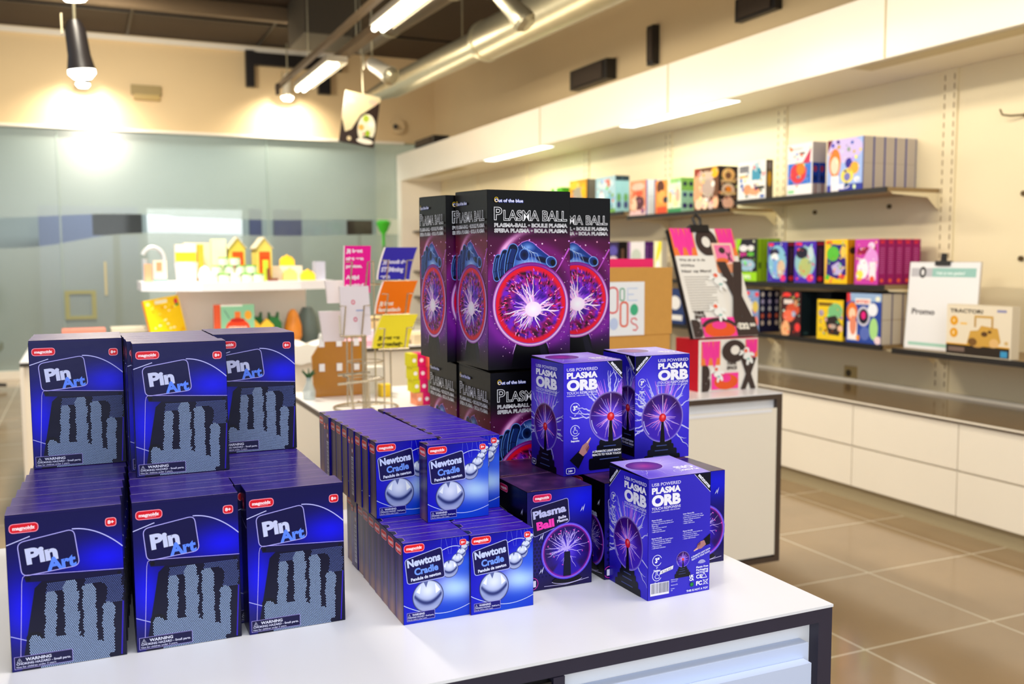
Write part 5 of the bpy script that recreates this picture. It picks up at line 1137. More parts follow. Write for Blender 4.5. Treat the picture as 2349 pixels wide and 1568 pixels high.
# tractor kit box and clipboard on the nearest lower shelf
a = blob_art(376, 246, (232, 220, 196), [('r', 0, 0, .98, .2, (44, 34, 26)), ('r', 0, .2, .98, .225, (230, 170, 30)), ('t', 'TRACTOR!', .05, .86, .075, .52, (50, 36, 24)), ('e', .12, .69, .065, .1, (226, 160, 30)), ('e', .12, .44, .065, .1, (226, 160, 30)), ('t', '4', .10, .66, .07, .03, (250, 230, 180)), ('t', '8', .10, .41, .07, .03, (250, 230, 180)), ('r', .22, .62, .33, .66, (236, 190, 90)), ('r', .78, .90, .92, .95, (140, 140, 180)),
    ('e', .5, .27, .12, .1, (196, 150, 80)), ('e', .72, .33, .12, .14, (206, 160, 90)), ('p', [(.33, .22), (.38, .5), (.5, .52), (.55, .62), (.8, .58), (.85, .3), (.6, .2)], (206, 160, 70)), ('e', .42, .28, .07, .08, (120, 84, 40)), ('e', .75, .28, .07, .09, (226, 184, 120)), ('r', .44, .58, .47, .82, (190, 150, 80)), ('r', .7, .56, .73, .80, (190, 150, 80)), ('r', .44, .77, .73, .82, (206, 166, 90)), ('e', .6, .45, .05, .05, (90, 60, 30)), ('e', .68, .5, .03, .03, (90, 60, 30)), ('e', .93, .3, .03, .04, (214, 180, 120)), ('r', .85, .02, .95, .14, (60, 150, 200)), ('r', .04, .06, .3, .15, (120, 100, 90))])
mb = MB().box(0, -.376, 0, .055, 0, .256, (226, 214, 190)); mb.art(a, (-.001, 0, .004), (0, -1, 0), (0, 0, 1))
tag(mb.obj('tractor_kit_box', M_MATTE, loc=(4.042, 3.53, .8595)), 'cream wooden tractor kit box at the right end of the lower shelf', 'boxed toy')
t = empty('clipboard_sign', (4.125, 3.885, .860), 'white promo notice on a leaning clipboard with black bulldog clip', 'sign'); t.rotation_euler = (0, R(4), R(2))
a = blob_art(440, 470, (236, 236, 238), [('r', .03, .83, .34, .93, (190, 190, 196)), ('r', .34, .83, .95, .93, (150, 196, 188)), ('t', 'Heb je iets gezien?', .4, .86, .03, .4, (226, 240, 238)), ('e', .2, .88, .05, .065, (20, 20, 20)), ('e', .2, .88, .022, .035, (236, 236, 238)), ('t', 'Promo', .08, .40, .065, .34, (96, 92, 96)), ('r', .06, .04, .95, .075, (160, 206, 190)), ('r', 0, 0, .006, 1, (170, 180, 180)), ('r', 0, .994, 1, 1, (190, 190, 190))])
mb = MB().box(0, -.44, 0, .012, 0, .47, (214, 206, 196)); mb.art(a, (-.001, 0, 0), (0, -1, 0), (0, 0, 1)); mb.obj('notice_sheet', M_MATTE, t)
MB().box(-.012, -.26, .45, .018, -.17, .475).obj('clip_jaw', M_BLACK, t); MB().tube([(0, -.215, .475), (0, -.215, .51), (.0, -.215, .515)], .016).obj('clip_handle', M_BLACK, t)

# small ornaments on the far niche shelves
M_ORG = mat('orange_glaze', (226, 84, 30), .4); M_TEALG = mat('dark_teal_glaze', (40, 60, 76), .4)
def pot(name, loc, r, h, m, label, cat='pot'):
    t = empty(name, loc, label, cat); MB().lathe([(0, 0), (r*.8, 0), (r, h*.35), (r*.85, h*.8), (r*.6, h), (0, h)], n=16).obj('pot_body', m, t, merge=True, smooth=True); MB().lathe([(r*.62, h), (r*.66, h*1.05), (0, h*1.06)], n=16).obj('lid', M_BLACK, t); return t
pot('glazed_jar', (4.16, 11.72, 1.7352), .13, .24, M_TEALG, 'dark teal jar on the top small shelf at the niche end')
pot('glazed_jar', (4.14, 11.78, 1.2102), .12, .17, M_ORG, 'orange jar on the middle small shelf, left one'); pot('glazed_jar', (4.16, 11.40, 1.2102), .12, .36, M_ORG, 'tall orange jar on the middle small shelf'); pot('glazed_jar', (4.2, 11.55, .8752), .12, .06, M_LAM, 'low pale dish jar on the bottom small shelf')
# ------------------------------------------------------------------ things on the rear counter
CT = .8503
# brown carton with lid and label
t = empty('kraft_carton', (1.50, 3.0, CT), 'large brown cardboard carton with white letter label', 'carton')
MB().box(0, 0, 0, .502, .22, .222).obj('carton_body', M_KRAFT, t); MB().box(-.004, -.004, .222, .507, .224, .469).obj('carton_lid', M_KRAFT, t)
a = Art(230, 196, (236, 238, 242), eps=1.5e-4)
def oval(cx, cy, rx, ry, w, c):
    o = a.rr([(cx-rx, cy-ry), (cx+rx, cy-ry), (cx+rx, cy+ry), (cx-rx, cy+ry)], rx*.98); a.line(o, w, c, closed=True)
oval(48, 130, 12, 32, 5, (214, 40, 40)); oval(96, 130, 20, 46, 6, (222, 52, 44)); oval(135, 150, 9, 22, 4.5, (70, 160, 120))
a.line([(200, 172), (158, 172), (158, 128), (200, 128)], 4, (190, 206, 236)); a.line([(158, 150), (184, 150)], 4, (190, 206, 236))
a.ell(186, 94, 17, 21, (70, 176, 130)); oval(143, 78, 15, 44, 6.5, (226, 80, 36)); a.ell(100, 44, 18, 22, (190, 204, 236))
a.line([(198, 55), (190, 63), (176, 61), (172, 52), (180, 43), (194, 38), (201, 28), (194, 18), (180, 20)], 4.5, (222, 60, 60)); a.ell(40, 44, 16, 20, (236, 190, 60))
mb = MB().box(.155, -.0055, .222, .385, -.0045, .418, (236, 238, 242)); mb.art(a, (.155, -.0058, .222), (1, 0, 0), (0, 0, 1)); mb.obj('label_sheet', M_MATTE, t)
tag(MB().box(1.74, 3.10, 1.3196, 1.99, 3.20, 1.352).obj('magenta_folder_box', mat('magenta_board', (226, 20, 110), .4)), 'flat magenta box lying on the brown carton', 'box')

def wow_art(w, h, poster=False):
    a = Art(w, h, (240, 234, 224), eps=1.5e-4); PK, OR, BK = (250, 60, 160), (244, 130, 60), (64, 50, 46)
    def W(x0, x1, y0, y1):
        a.rect(x0, y0, x1, y1, OR); n = (x1-x0); a.text('W', x0+n*.02, y0, y1-y0, PK, w=n*.96, bold=.05); a.rect(x0, y0, x0+n*.02, y1, OR)
        for k in (.12, .30, .5, .70, .88): a.poly([(x0+n*(k-.07), y1), (x0+n*(k+.07), y1), (x0+n*(k+.04), y0+(y1-y0)*.3), (x0+n*(k-.04), y0+(y1-y0)*.3)], PK)
    def astro(cx, cy, s):
        Wt = (244, 244, 240)
        for dx, dy, rx, ry, ro in ((0, 0, 15, 11, .3), (-20, 8, 12, 4, .4), (-22, 14, 5, 4, 0), (14, -14, 6, 12, .5), (2, -18, 5, 12, -.2), (18, 4, 9, 5, -.5)): a.ell(cx+dx*s, cy+dy*s, rx*s, ry*s, Wt, 18, ro)
        a.ell(cx-4*s, cy+16*s, 11*s, 10*s, Wt, 20); a.ell(cx-6*s, cy+15*s, 7*s, 6*s, (236, 110, 80), 18); a.ell(cx+4*s, cy-10*s, 6*s, 3*s, (140, 190, 180), 14)
    if not poster:
        W(w*.04, w*.36, h*.5, h*.97); W(w*.78, w*.99, h*.62, h*.98)
        a.ell(w*.58, h*.76, w*.2, h*.22, BK); a.ell(w*.60, h*.78, w*.075, h*.09, (240, 234, 224))
        a.text('B', w*.05, h*.04, h*.44, BK, w=w*.14, bold=.09); a.rect(w*.21, h*.03, w*.66, h*.34, PK); a.ell(w*.45, h*.17, w*.2, h*.15, (232, 90, 36)); a.ell(w*.45, h*.24, w*.08, h*.075, (244, 60, 150))
        a.text('X', w*.69, h*.03, h*.56, BK, w=w*.28, bold=.08); a.text('THINK', w*.46, h*.50, h*.06, BK, w=w*.17, bold=.05); a.text('SPACE', w*.46, h*.41, h*.06, BK, w=w*.17, bold=.05)
        astro(w*.80, h*.66, w/220); astro(w*.30, h*.34, w/240)
    else:
        W(0, w*.36, h*.74, h); W(w*.72, w, h*.74, h)
        a.ell(w*.54, h*.87, w*.17, h*.13, BK); a.ell(w*.53, h*.87, w*.065, h*.05, (240, 234, 224)); a.rect(w*.60, h*.60, w*.93, h*.86, (246, 206, 186)); a.rect(w*.64, h*.68, w*.90, h*.84, (246, 120, 170)); a.ell(w*.75, h*.79, w*.05, h*.03, BK); a.text('X', w*.8, h*.69, h*.08, BK, w=w*.08, bold=.06); a.ell(w*.72, h*.69, w*.1, h*.03, (236, 120, 60)); a.rect(w*.60, h*.58, w*.93, h*.66, (226, 150, 110))
        a.rect(0, h*.14, w*.60, h*.74, (240, 236, 228)); K = (100, 90, 84)
        for i, t in enumerate(('Wat zit er in de', 'WOWbox', 'Naar op Mars?')): a.text(t, w*.04, h*(.69-.052*i), h*.024, K, bold=.03, w=w*(.40, .22, .46)[i])
        rng = random.Random(2)
        for i in range(14):
            yy = h*(.54-.024*i); a.rect(w*.05, yy, w*(.2+rng.uniform(.15, .38)), yy+h*.006, (170, 162, 152))
        a.text('THINK', w*.07, h*.205, h*.03, BK, w=w*.17, bold=.06); a.text('SPACE', w*.07, h*.165, h*.03, BK, w=w*.17, bold=.06)
        a.text('X', w*.60, h*.10, h*.54, BK, w=w*.42, bold=.10); a.rect(w*.66, 0, w, h*.17, BK); a.text('B', w*.0, h*.01, h*.14, BK, w=w*.14, bold=.08); a.rect(w*.15, 0, w*.66, h*.17, PK); a.ell(w*.41, h*.06, w*.24, h*.07, (232, 90, 36)); a.ring(w*.41, h*.075, w*.25, h*.075, 16, BK, 24, 10, 170); a.ell(w*.41, h*.10, w*.11, h*.035, (244, 60, 150))
        a.text('\u20ac32', w*.68, h*.06, h*.05, (240, 234, 220), w=w*.19, bold=.07); a.text('50', w*.885, h*.08, h*.026, (240, 234, 220), w=w*.09, bold=.06); astro(w*.56, h*.50, w/200); astro(w*.44, h*.22, w/210)
    return a
WX, WY = 2.10, 2.955
mb = MB().box(0, 0, 0, .276, .150, .196, (228, 16, 50)); mb.art(wow_art(276, 196), (0, -.001, 0), (1, 0, 0), (0, 0, 1))
mb.quad((0, 0, .1965), (.276, 0, .1965), (.276, .15, .1965), (0, .15, .1965), (232, 40, 70))
tag(mb.obj('printed_game_box', M_MATTE, loc=(WX, WY, CT)), 'pink, orange and black printed box with red side on the rear counter', 'boxed toy')
# leaning poster board on top, with a clip
t = empty('poster_board', (2.098, WY+.03, CT+.2005), 'printed poster board leaning back on the pink box, clipped at the top', 'poster'); t.rotation_euler = (R(-23), 0, 0)
mb = MB().box(0, 0, 0, .30, .006, .455, (50, 40, 38)); mb.art(wow_art(300, 455, True), (0, -.001, 0), (1, 0, 0), (0, 0, 1)); mb.obj('poster_sheet', M_MATTE, t)
MB().box(-.008, .007, 0, .292, .012, .45).obj('backing_board', M_BLACK, t)
MB().box(.098, -.010, .438, .185, .016, .468).obj('clip_jaw', M_BLACK, t); MB().tube([(.13, .0, .468), (.125, .0, .50), (.145, 0, .515), (.16, 0, .50), (.155, 0, .468)], .0065).obj('clip_handle', M_BLACK, t)
MB().prism([(.013, .06), (.013, .3), (.10, .06)], .13, .14, 'x', (50, 40, 38)).obj('rear_strut', M_BLACK, t)

# wire leaflet rack with two columns of pockets
t = empty('wire_leaflet_rack', (.865, 3.13, CT), 'chrome wire leaflet rack with a round base on the rear counter', 'leaflet rack')
ring = lambda r, z, n=28: [(r*math.cos(2*math.pi*k/n), r*math.sin(2*math.pi*k/n), z) for k in range(n+1)]
MB().tube(ring(.108, .004), .0035, caps=False).obj('base_ring', M_WIRE, t, merge=True, smooth=True)
mb = MB()
for q in ((0, 1), (1, 0)): mb.tube([(-.1*q[0], -.1*q[1], .01), (.1*q[0], .1*q[1], .01)], .003)
mb.obj('base_cross', M_WIRE, t); MB().tube([(0, 0, 0), (0, 0, .52)], .006).obj('centre_pole', M_WIRE, t)
for x, y in ((-.062, -.06), (-.03, -.075), (.045, -.07), (.075, -.05), (-.05, .05), (.05, .05)): MB().tube([(x, y, .004), (x*.95, y, .50)], .0028).obj('upright', M_WIRE, t)
for z in (.10, .16, .30, .42): MB().tube(ring(.062, z, 16), .0022, caps=False).obj('hoop', M_WIRE, t)
def pocket(x, z, w, h, lean, side, y=-.108):
    mb = MB(); r = .0026
    for sx in (-1, 1):
        xx = x+sx*w*.30
        mb.tube([(xx-sx*(-.02), y-.03-lean*h*.55, z+h*.62), (xx, y-.03-lean*h*.55, z+h*.62), (xx, y-.02, z), (xx, y+.02, z)], r)
        mb.tube([(xx, y+.02, z), (xx+sx*.0, y+.03, z+h*.4)], r)
    mb.tube([(x-w*.42, y-.02, z-.002), (x+w*.42, y-.02, z-.002)], r)
    return mb.obj('pocket', M_WIRE, t)
def leaflet(x, z, w, h, col, lines, tcol, label, lean=.28, n=9, edge=(240, 232, 232), y=-.108, art=None, dx=0.0):
    """a pack of curved cards: thick at the back, printed front sheet"""
    a = Art(w*1000, h*1000, col, eps=1e-4)
    for s_, u, v, hh, ww in lines: a.text(s_, u*w*1000, v*h*1000, hh*h*1000, tcol, w=ww*w*1000, bold=.05)
    if art: art(a)
    cy = lambda s: -lean*h*s**1.6
    def bend(P, off): # P (...,3): x, layer, height -> curved card
        s = P[..., 2]/h; return np.stack([P[..., 0]+dx*s**1.5, cy(s)+P[..., 1]+off, P[..., 2]], -1)
    mb = MB(); N = 8
    for i in range(N):
        z0, z1 = h*i/N, h*(i+1)/N; b = lambda X, Yy, Z: tuple(bend(np.array([X, Yy, Z]), 0))
        mb.polys([[b(0, 0, z0), b(w, 0, z0), b(w, 0, z1), b(0, 0, z1)]], col); mb.polys([[b(w, .018, z0), b(0, .018, z0), b(0, .018, z1), b(w, .018, z1)]], edge)
        mb.polys([[b(0, .018, z0), b(0, 0, z0), b(0, 0, z1), b(0, .018, z1)], [b(w, 0, z0), b(w, .018, z0), b(w, .018, z1), b(w, 0, z1)]], edge)
    mb.polys([[b(0, 0, h), b(w, 0, h), b(w, .018, h), b(0, .018, h)]], edge)
    for P, C, L in a.items:
        if P.shape[1] == 4 and L <= 1:
            continue
        P3 = np.stack([P[..., 0]*.001, np.full(P.shape[:2], -.0004-L*1e-4), P[..., 1]*.001], -1); mb.polys(bend(P3, 0), C)
    tag(mb.obj('leaflet_pack', M_MATTE, loc=(.865+x-w/2, 3.13+y, CT+z)), label, 'leaflets', 'leaflet packs in the wire rack')
WT = (255, 240, 250)
for (x, z, w, h) in ((-.055, .415, .085, .13), (.072, .435, .105, .105), (.070, .325, .11, .108), (.062, .212, .125, .11), (-.075, .26, .10, .155)): pocket(x, z, w, h, .28, 1)
MB().tube([(-.12, -.10, .10), (-.02, -.10, .105)], .0045).obj('lower_rail', M_WIRE, t); MB().tube([(-.10, -.02, .12), (.0, -.06, .128)], .0045).obj('lower_rail', M_WIRE, t)
MB().tube([(-.10, -.09, .125), (-.085, -.10, .12), (-.065, -.09, .0)], .0045).obj('lower_leg', M_WIRE, t); MB().tube([(.02, -.10, .115), (-.02, -.10, .11), (-.012, -.09, .0)], .0045).obj('lower_leg', M_WIRE, t)
leaflet(-.052, .395, .086, .152, (240, 20, 150), [('Jij bent', .06, .86, .075, .62), ('niet een', .06, .70, .07, .66), ('proton.', .06, .54, .07, .62), ('Altijd', .06, .30, .08, .5), ('positief.', .06, .13, .075, .72)], WT, 'magenta leaflet pack in the upper left pocket of the wire rack', .12)
leaflet(.072, .437, .108, .105, (56, 46, 176), [('Jij houdt de', .06, .50, .12, .72), ('STEMming', .06, .25, .14, .70), ('erin', .06, .04, .12, .3)], (235, 230, 255), 'blue leaflet pack at the top right of the wire rack', .3, dx=.018)
leaflet(.066, .325, .115, .108, (250, 124, 10), [('Jij bent', .06, .26, .12, .42), ('fantastisch', .06, .07, .12, .66)], (255, 240, 225), 'orange leaflet pack in the middle right pocket of the wire rack', .3, dx=.02)
leaflet(.058, .212, .122, .11, (252, 232, 50), [('Jij bent een', .10, .26, .11, .60), ('wetenschatje', .10, .06, .12, .72)], (90, 80, 20), 'yellow leaflet pack at the bottom right of the wire rack', .3, edge=(250, 236, 150), dx=.024)
def oo(a): a.ring(a.w*.42, a.h*.68, 4.8, 6.2, 2.8, (224, 10, 80), 24); a.ring(a.w*.46, a.h*.33, 4.8, 6.2, 2.8, (214, 20, 90), 24); a.rect(a.w*.5, a.h*.5, a.w*.75, a.h*.52, (120, 150, 210))
leaflet(-.060, .258, .094, .160, (236, 226, 232), [], WT, 'white leaflet pack with two red rings in the wire rack', .10, y=-.128, art=oo, dx=-.012)
leaflet(-.115, .235, .072, .10, (240, 228, 230), [], WT, 'plain white leaflet pack at the lower left of the wire rack', .12, y=-.04, dx=-.014)
leaflet(-.085, .36, .09, .075, (244, 236, 236), [], WT, 'plain white leaflet pack behind the ringed one in the wire rack', .12, y=-.03, dx=-.01)

# brown acrylic stand, plant bottle, coloured card packs, yellow box
t = empty('brown_display_panel', (.76, 3.45, CT), 'glossy brown standing panel with small white tags behind the wire rack', 'panel')
MB().prism([(0, 0), (.19, 0), (.19, .20), (.03, .205), (-.006, .15)], 0, .012, 'y', (150, 96, 24)).obj('panel_sheet', mat('glossy_brown_acrylic', (176, 116, 20), .18, spec=.7), t)
MB().box(0, .012, 0, .19, .07, .012).obj('panel_foot', mat('dark_brown_acrylic', (90, 50, 14), .25), t)
for x in (.02, .085, .15):
    for z in (.095, .185): MB().box(x, -.004, z, x+.02, -.0005, z+.028).obj('white_tag', M_WHITE, t)
t = empty('glass_bottle', (.735, 3.42, CT), 'small clear bottle with a green sprig beside the brown panel', 'bottle')
MB().lathe([(0, 0), (.022, 0), (.024, .03), (.012, .06), (.010, .08)], n=16).obj('bottle_glass', mat('pale_glass', (206, 222, 222), .1, alpha=.5), t, merge=True, smooth=True)
mb = MB()
for k in range(9): an = k*.7; mb.tube([(0, 0, .07), (.012*math.cos(an), .012*math.sin(an), .09), (.026*math.cos(an), .026*math.sin(an), .095+.008*(k % 3))], [.003, .004, .001], n=5)
mb.obj('sprig', mat('dark_green_leaf', (40, 90, 50), .6), t)
cols = [('lime', (214, 206, 20)), ('magenta', (226, 10, 100)), ('coral', (250, 110, 80)), ('blue', (30, 90, 190)), ('mint', (110, 190, 140)), ('yellow', (244, 236, 40)), ('salmon', (246, 150, 110))]
def block(x, y, z, w, d, h, ci, lab):
    c = cols[ci][1]; mb = MB().box(0, 0, 0, w, d, h, c); a = Art(w*1000, h*1000, c, eps=1e-4); a.ell(w*500, h*500, h*150, h*150, (250, 240, 240), 12); a.rect(0, 0, w*1000, 1.2, tuple(int(v*.7) for v in c)); mb.art(a, (0, -.0005, 0), (1, 0, 0), (0, 0, 1))
    tag(mb.obj('card_game_box', M_MATTE, loc=(x, y, z)), cols[ci][0]+' small card game box, '+lab, 'small box', 'stacked coloured card boxes beside the wire rack')
X0, Y0 = 1.030, 3.10; hh = .0445
for lv, row in enumerate(((6, 1, 4, 5), (0, 1, 4, 5), (0, 1, 2, 3), (0, 1, 2, 3))):
    wds = (.022, .030, .026, .016); x = X0-.004*lv+(.006 if lv == 0 else 0)
    for j, ci in enumerate(row):
        block(x, Y0+(0 if j < 2 else -.03), CT+lv*(hh+.0004), wds[j], .07, hh, ci, '%s from the left in the %s layer' % (('first', 'second', 'third', 'fourth')[j], ('bottom', 'second', 'third', 'top')[lv])); x += wds[j]+.0005
tag(MB().box(.985, 3.35, CT, 1.025, 3.40, CT+.045).obj('yellow_box', mat('yellow_board', (240, 206, 20), .5)), 'small yellow box on the rear counter behind the wire rack', 'box')
tag(MB().box(.96, 3.45, CT, 1.03, 3.52, CT+.10).obj('pastel_box', mat('pastel_board', (214, 214, 206), .5)), 'pale pastel box behind the small yellow box', 'box')

# ------------------------------------------------------------------ the far island with shelf
t = counter('display_counter', -.30, 2.3, 5.32, 6.5, .85, 'far white island counter with a raised shelf', .2, dark=mat('dark_island_edge', (60, 54, 44), .5), panel_m=M_LAM)
t = empty('island_shelf', (.3, 5.45, .8503), 'white raised shelf with curved front standing on the island counter', 'shelf')
MB().box(.20, .40, 0, .95, .44, .335).obj('upright_panel', M_LAM, t)
MB().prism([(0, .20), (.12, .10), (.30, .0), (.55, .02), (.85, .06), (1.06, .14), (1.06, .65), (0, .65)], .335, .385, 'z').obj('shelf_board', M_WHITE, t)
SZ = .8503+.385+.0005
def toyhouse(name, x, y, z, w, d, hb, hr, wall, roof, label, panel=None):
    t = empty(name, (x, y, z), label, 'toy house')
    MB().prism([(0, 0), (w, 0), (w, hb), (w/2, hb+hr), (0, hb)], 0, d, 'y').obj('house_body', mat('house_wall', wall, .5), t)
    m = mat('house_roof', roof, .5)
    for sg in (0, 1):
        x0, x1 = (-.008, w/2) if sg == 0 else (w+.008, w/2)
        MB().prism([(x0, hb-.008), (x1, hb+hr), (x1, hb+hr+.008), (x0, hb)], -.006, d+.006, 'y').obj('roof_half', m, t)
    if panel:
        a = Art((w*.7)*1000, hb*.8*1000, panel, eps=1e-4)
        for i in range(4): a.rect(w*90, hb*(180+140*i), w*600, hb*(205+140*i), (150, 30, 10))
        mb = MB().box(w*.15, -.003, hb*.08, w*.85, -.0005, hb*.88, panel); mb.art(a, (w*.15, -.0032, hb*.08), (1, 0, 0), (0, 0, 1)); mb.obj('front_label', M_MATTE, t)
    return t
YW, GR = (226, 196, 90), (196, 186, 160)
toyhouse('seed_house_box', .775, 5.62, SZ, .085, .13, .19, .055, (214, 190, 70), GR, 'yellow house-shaped box with orange label, left of two on the island shelf', (244, 80, 20))
toyhouse('seed_house_box', .925, 5.62, SZ, .085, .19, .19, .055, (220, 200, 90), GR, 'yellow house-shaped box with orange label, right of two on the island shelf', (244, 80, 20))
tag(MB().box(.685, 5.68, SZ, .762, 5.77, SZ+.24).obj('pale_green_carton', mat('pale_lime_board', (236, 240, 186), .5)), 'tall pale lime carton beside the left toy house', 'carton')
tag(MB().box(.545, 5.80, SZ, .70, 5.90, SZ+.22).obj('beige_carton', mat('beige_board', (232, 216, 186), .5)), 'pale beige box standing behind the yellow jar box', 'carton')
mb = MB().box(.49, 5.72, SZ+.11, .60, 5.80, SZ+.21, (236, 232, 214)); mb.box(.489, 5.719, SZ+.112, .601, 5.7205, SZ+.165, (206, 190, 40)); tag(mb.obj('jar_gift_box', M_MATTE), 'cream and olive gift box on top of the white bucket', 'box')
tag(MB().lathe([(0, 0), (.055, 0), (.066, .108), (0, .109)], n=20).obj('white_bucket', M_WHITE, loc=(.545, 5.70, SZ), merge=True, smooth=True), 'bright white bucket on the island shelf', 'bucket')
tag(MB().box(.61, 5.70, SZ, .64, 5.76, SZ+.21).obj('orange_strip_box', mat('amber_board', (240, 170, 40), .5)), 'narrow amber box standing between bucket and lime carton', 'box')
M_JL, M_JW, M_GL = mat('green_jar_lid', (110, 200, 40), .4), mat('jar_label', (226, 238, 214), .4), mat('jar_glass', (226, 232, 214), .1)
def jar(x, y, z, lab, lid=M_JL, r=.030, h=.045):
    t = empty('small_jar', (x, y, z), lab, 'jar', 'small jars on the island shelf')
    MB().lathe([(0, 0), (r, 0), (r, h*.8), (r*.85, h*.85), (0, h*.86)], n=18).obj('jar_body', M_GL, t, merge=True, smooth=True); MB().lathe([(r*1.01, h*.15), (r*1.02, h*.6)], n=18).obj('label_band', M_JW, t); MB().lathe([(r*.95, h*.84), (r*.95, h), (0, h)], n=18).obj('lid', lid, t)
nm = ('first', 'second', 'third', 'fourth', 'fifth')
for i in range(5): jar(.665+i*.063, 5.535, SZ, 'green-lidded jar, %s from the left in the front row' % nm[i], M_WHITE if i in (0, 2) else M_JL)
for i in range(4): jar(.69+i*.063, 5.58, SZ+.0455 if False else SZ, 'green-lidded jar, %s from the left in the rear row' % nm[i])
for i in range(4): jar(.694+i*.063, 5.557, SZ+.0455, 'green-lidded jar, %s from the left in the stacked second layer' % nm[i])
for i in range(2): jar(.73+i*.063, 5.557, SZ+.091, 'green-lidded jar, %s from the left on top of the stack' % nm[i])
tag(MB().lathe([(0, 0), (.03, .0), (.036, .04), (.025, .075), (.0, .09)], n=20).obj('white_egg_light', M_WHITE, loc=(.628, 5.56, SZ), merge=True, smooth=True), 'bright white egg-shaped ornament beside the bucket', 'ornament')
def arch(x, y, z, w, h, m, lab): tag(MB().prism([(0, 0), (w, 0), (w, h*.5), (w*.8, h*.8), (w*.55, h*.9), (w*.5, h), (w*.45, h*.9), (w*.2, h*.8), (0, h*.5)], 0, .05, 'y').obj('dome_box', m, loc=(x, y, z)), lab, 'box')
MY, MO = mat('golden_board', (248, 200, 30), .5), mat('pale_orange_board', (240, 196, 110), .5)
tag(MB().box(1.025, 5.70, SZ, 1.20, 5.78, SZ+.085).obj('white_riser', M_LAM), 'low white riser block on the island shelf', 'block')
arch(1.08, 5.72, SZ+.0855, .08, .065, MY, 'small golden domed box on the white riser'); arch(1.075, 5.62, SZ, .08, .075, MO, 'pale orange domed box before the white riser'); arch(1.18, 5.62, SZ, .08, .065, MY, 'golden domed box near the right end of the island shelf')
tag(MB().box(.955, 5.60, SZ, .985, 5.64, SZ+.12).obj('small_bottle', mat('lime_bottle', (190, 214, 50), .4)), 'little lime bottle before the right toy house', 'bottle')
t = empty('brown_toy', (.975, 5.58, SZ), 'small brown shoe-like toy before the right toy house', 'toy'); MB().box(0, 0, 0, .06, .03, .014).obj('toy_sole', mat('brown_wood', (120, 60, 30), .5), t); MB().box(0, 0, .014, .014, .03, .07).obj('toy_shaft', mat('brown_wood', (120, 60, 30), .5), t)
tag(MB().box(1.27, 5.66, SZ, 1.33, 5.74, SZ+.11).obj('clear_box', mat('pale_violet_plastic', (206, 206, 226), .2, alpha=.6)), 'translucent pale box at the right end of the island shelf', 'box')
t = empty('silver_arch_ornament', (.375, 5.80, SZ), 'silver hook-shaped ornament at the left end of the island shelf', 'ornament')
pts = [(.06*math.cos(a_), 0, .12+.075*math.sin(a_)) for a_ in np.linspace(2.7, -.1, 12)]+[(.06, 0, .0)]
MB().tube(pts, .013, n=10).obj('hook', mat('satin_silver', (206, 210, 212), .3, metal=.4), t, merge=True, smooth=True); MB().tube([(-.045, 0, 0), (-.045, 0, .13)], .016, n=10).obj('stem', mat('satin_silver2', (190, 194, 196), .3, metal=.4), t)
mb = MB().box(-.035, -.02, 0, .035, .02, .12, (236, 220, 200)); mb.box(-.036, -.021, 0, .036, .021, .02, (150, 180, 170)); mb.box(-.02, -.0215, .06, .01, -.02, .11, (226, 150, 110)); tag(mb.obj('story_box', M_MATTE, loc=(.40, 5.66, SZ)), 'small cream box with orange patch below the silver hook ornament', 'box')
tag(MB().box(-.02, -.02, 0, .02, .02, .10, (226, 170, 130)).obj('story_box', M_MATTE, loc=(.340, 5.70, SZ)), 'small orange-pink box at the very left of the island shelf', 'box')
# on the island top
IZ = .8505
a = Art(200, 210, (250, 206, 10), eps=1e-4); rng = random.Random(8)
a.rect(60, 180, 130, 198, (244, 240, 210)); a.ell(20, 186, 9, 9, (250, 236, 150), 14)
for i in range(26): a.ell(rng.uniform(15, 185), rng.uniform(12, 170), rng.uniform(4, 10), rng.uniform(3, 7), rng.choice([(244, 170, 10), (250, 236, 90), (236, 150, 20), (250, 240, 200)]), 12)
a.ell(178, 176, 11, 18, (226, 60, 70), 14); a.ell(180, 158, 10, 8, (60, 150, 60), 12); a.ell(60, 12, 14, 8, (230, 70, 60), 12)
mb = MB().box(0, 0, 0, .20, .03, .21, (246, 150, 20)); mb.art(a, (0, -.001, 0), (1, 0, 0), (0, 0, 1))
tag(mb.obj('yellow_book', M_MATTE, loc=(.345, 5.62, IZ+.075), rot=(R(-8), R(-9), R(18))), 'leaning yellow picture book on a stand at the left of the island', 'book')
tag(MB().box(.33, 5.60, IZ, .58, 5.76, IZ+.072).obj('book_stand', M_LAM), 'pale block carrying the leaning yellow book', 'block')
a = Art(185, 180, (140, 200, 160), eps=1e-4); a.rect(0, 170, 120, 180, (240, 244, 230)); a.ell(92, 50, 66, 48, (232, 70, 30)); a.rect(76, 90, 108, 140, (236, 120, 50)); a.ell(150, 118, 20, 26, (240, 170, 50)); a.line([(20, 150), (48, 100)], 5, (100, 130, 120)); a.text('ARTISANAAL', 36, 40, 17, (250, 220, 200), w=112, bold=.05); a.ell(92, 92, 40, 12, (200, 40, 20))
mb = MB().box(-.035, 0, 0, .185, .03, .18, (226, 90, 50)); mb.art(a, (0, -.001, 0), (1, 0, 0), (0, 0, 1))
tag(mb.obj('green_book', M_MATTE, loc=(.705, 5.55, IZ+.075)), 'mint green book with red-orange picture standing on the island', 'book')
tag(MB().box(.66, 5.54, IZ, .845, 5.66, IZ+.073).obj('book_stand', M_LAM), 'pale block carrying the mint green book', 'block')
MG, MYH = mat('deep_green_board', (20, 120, 50), .5), mat('yellow_house_board', (240, 196, 50), .5)
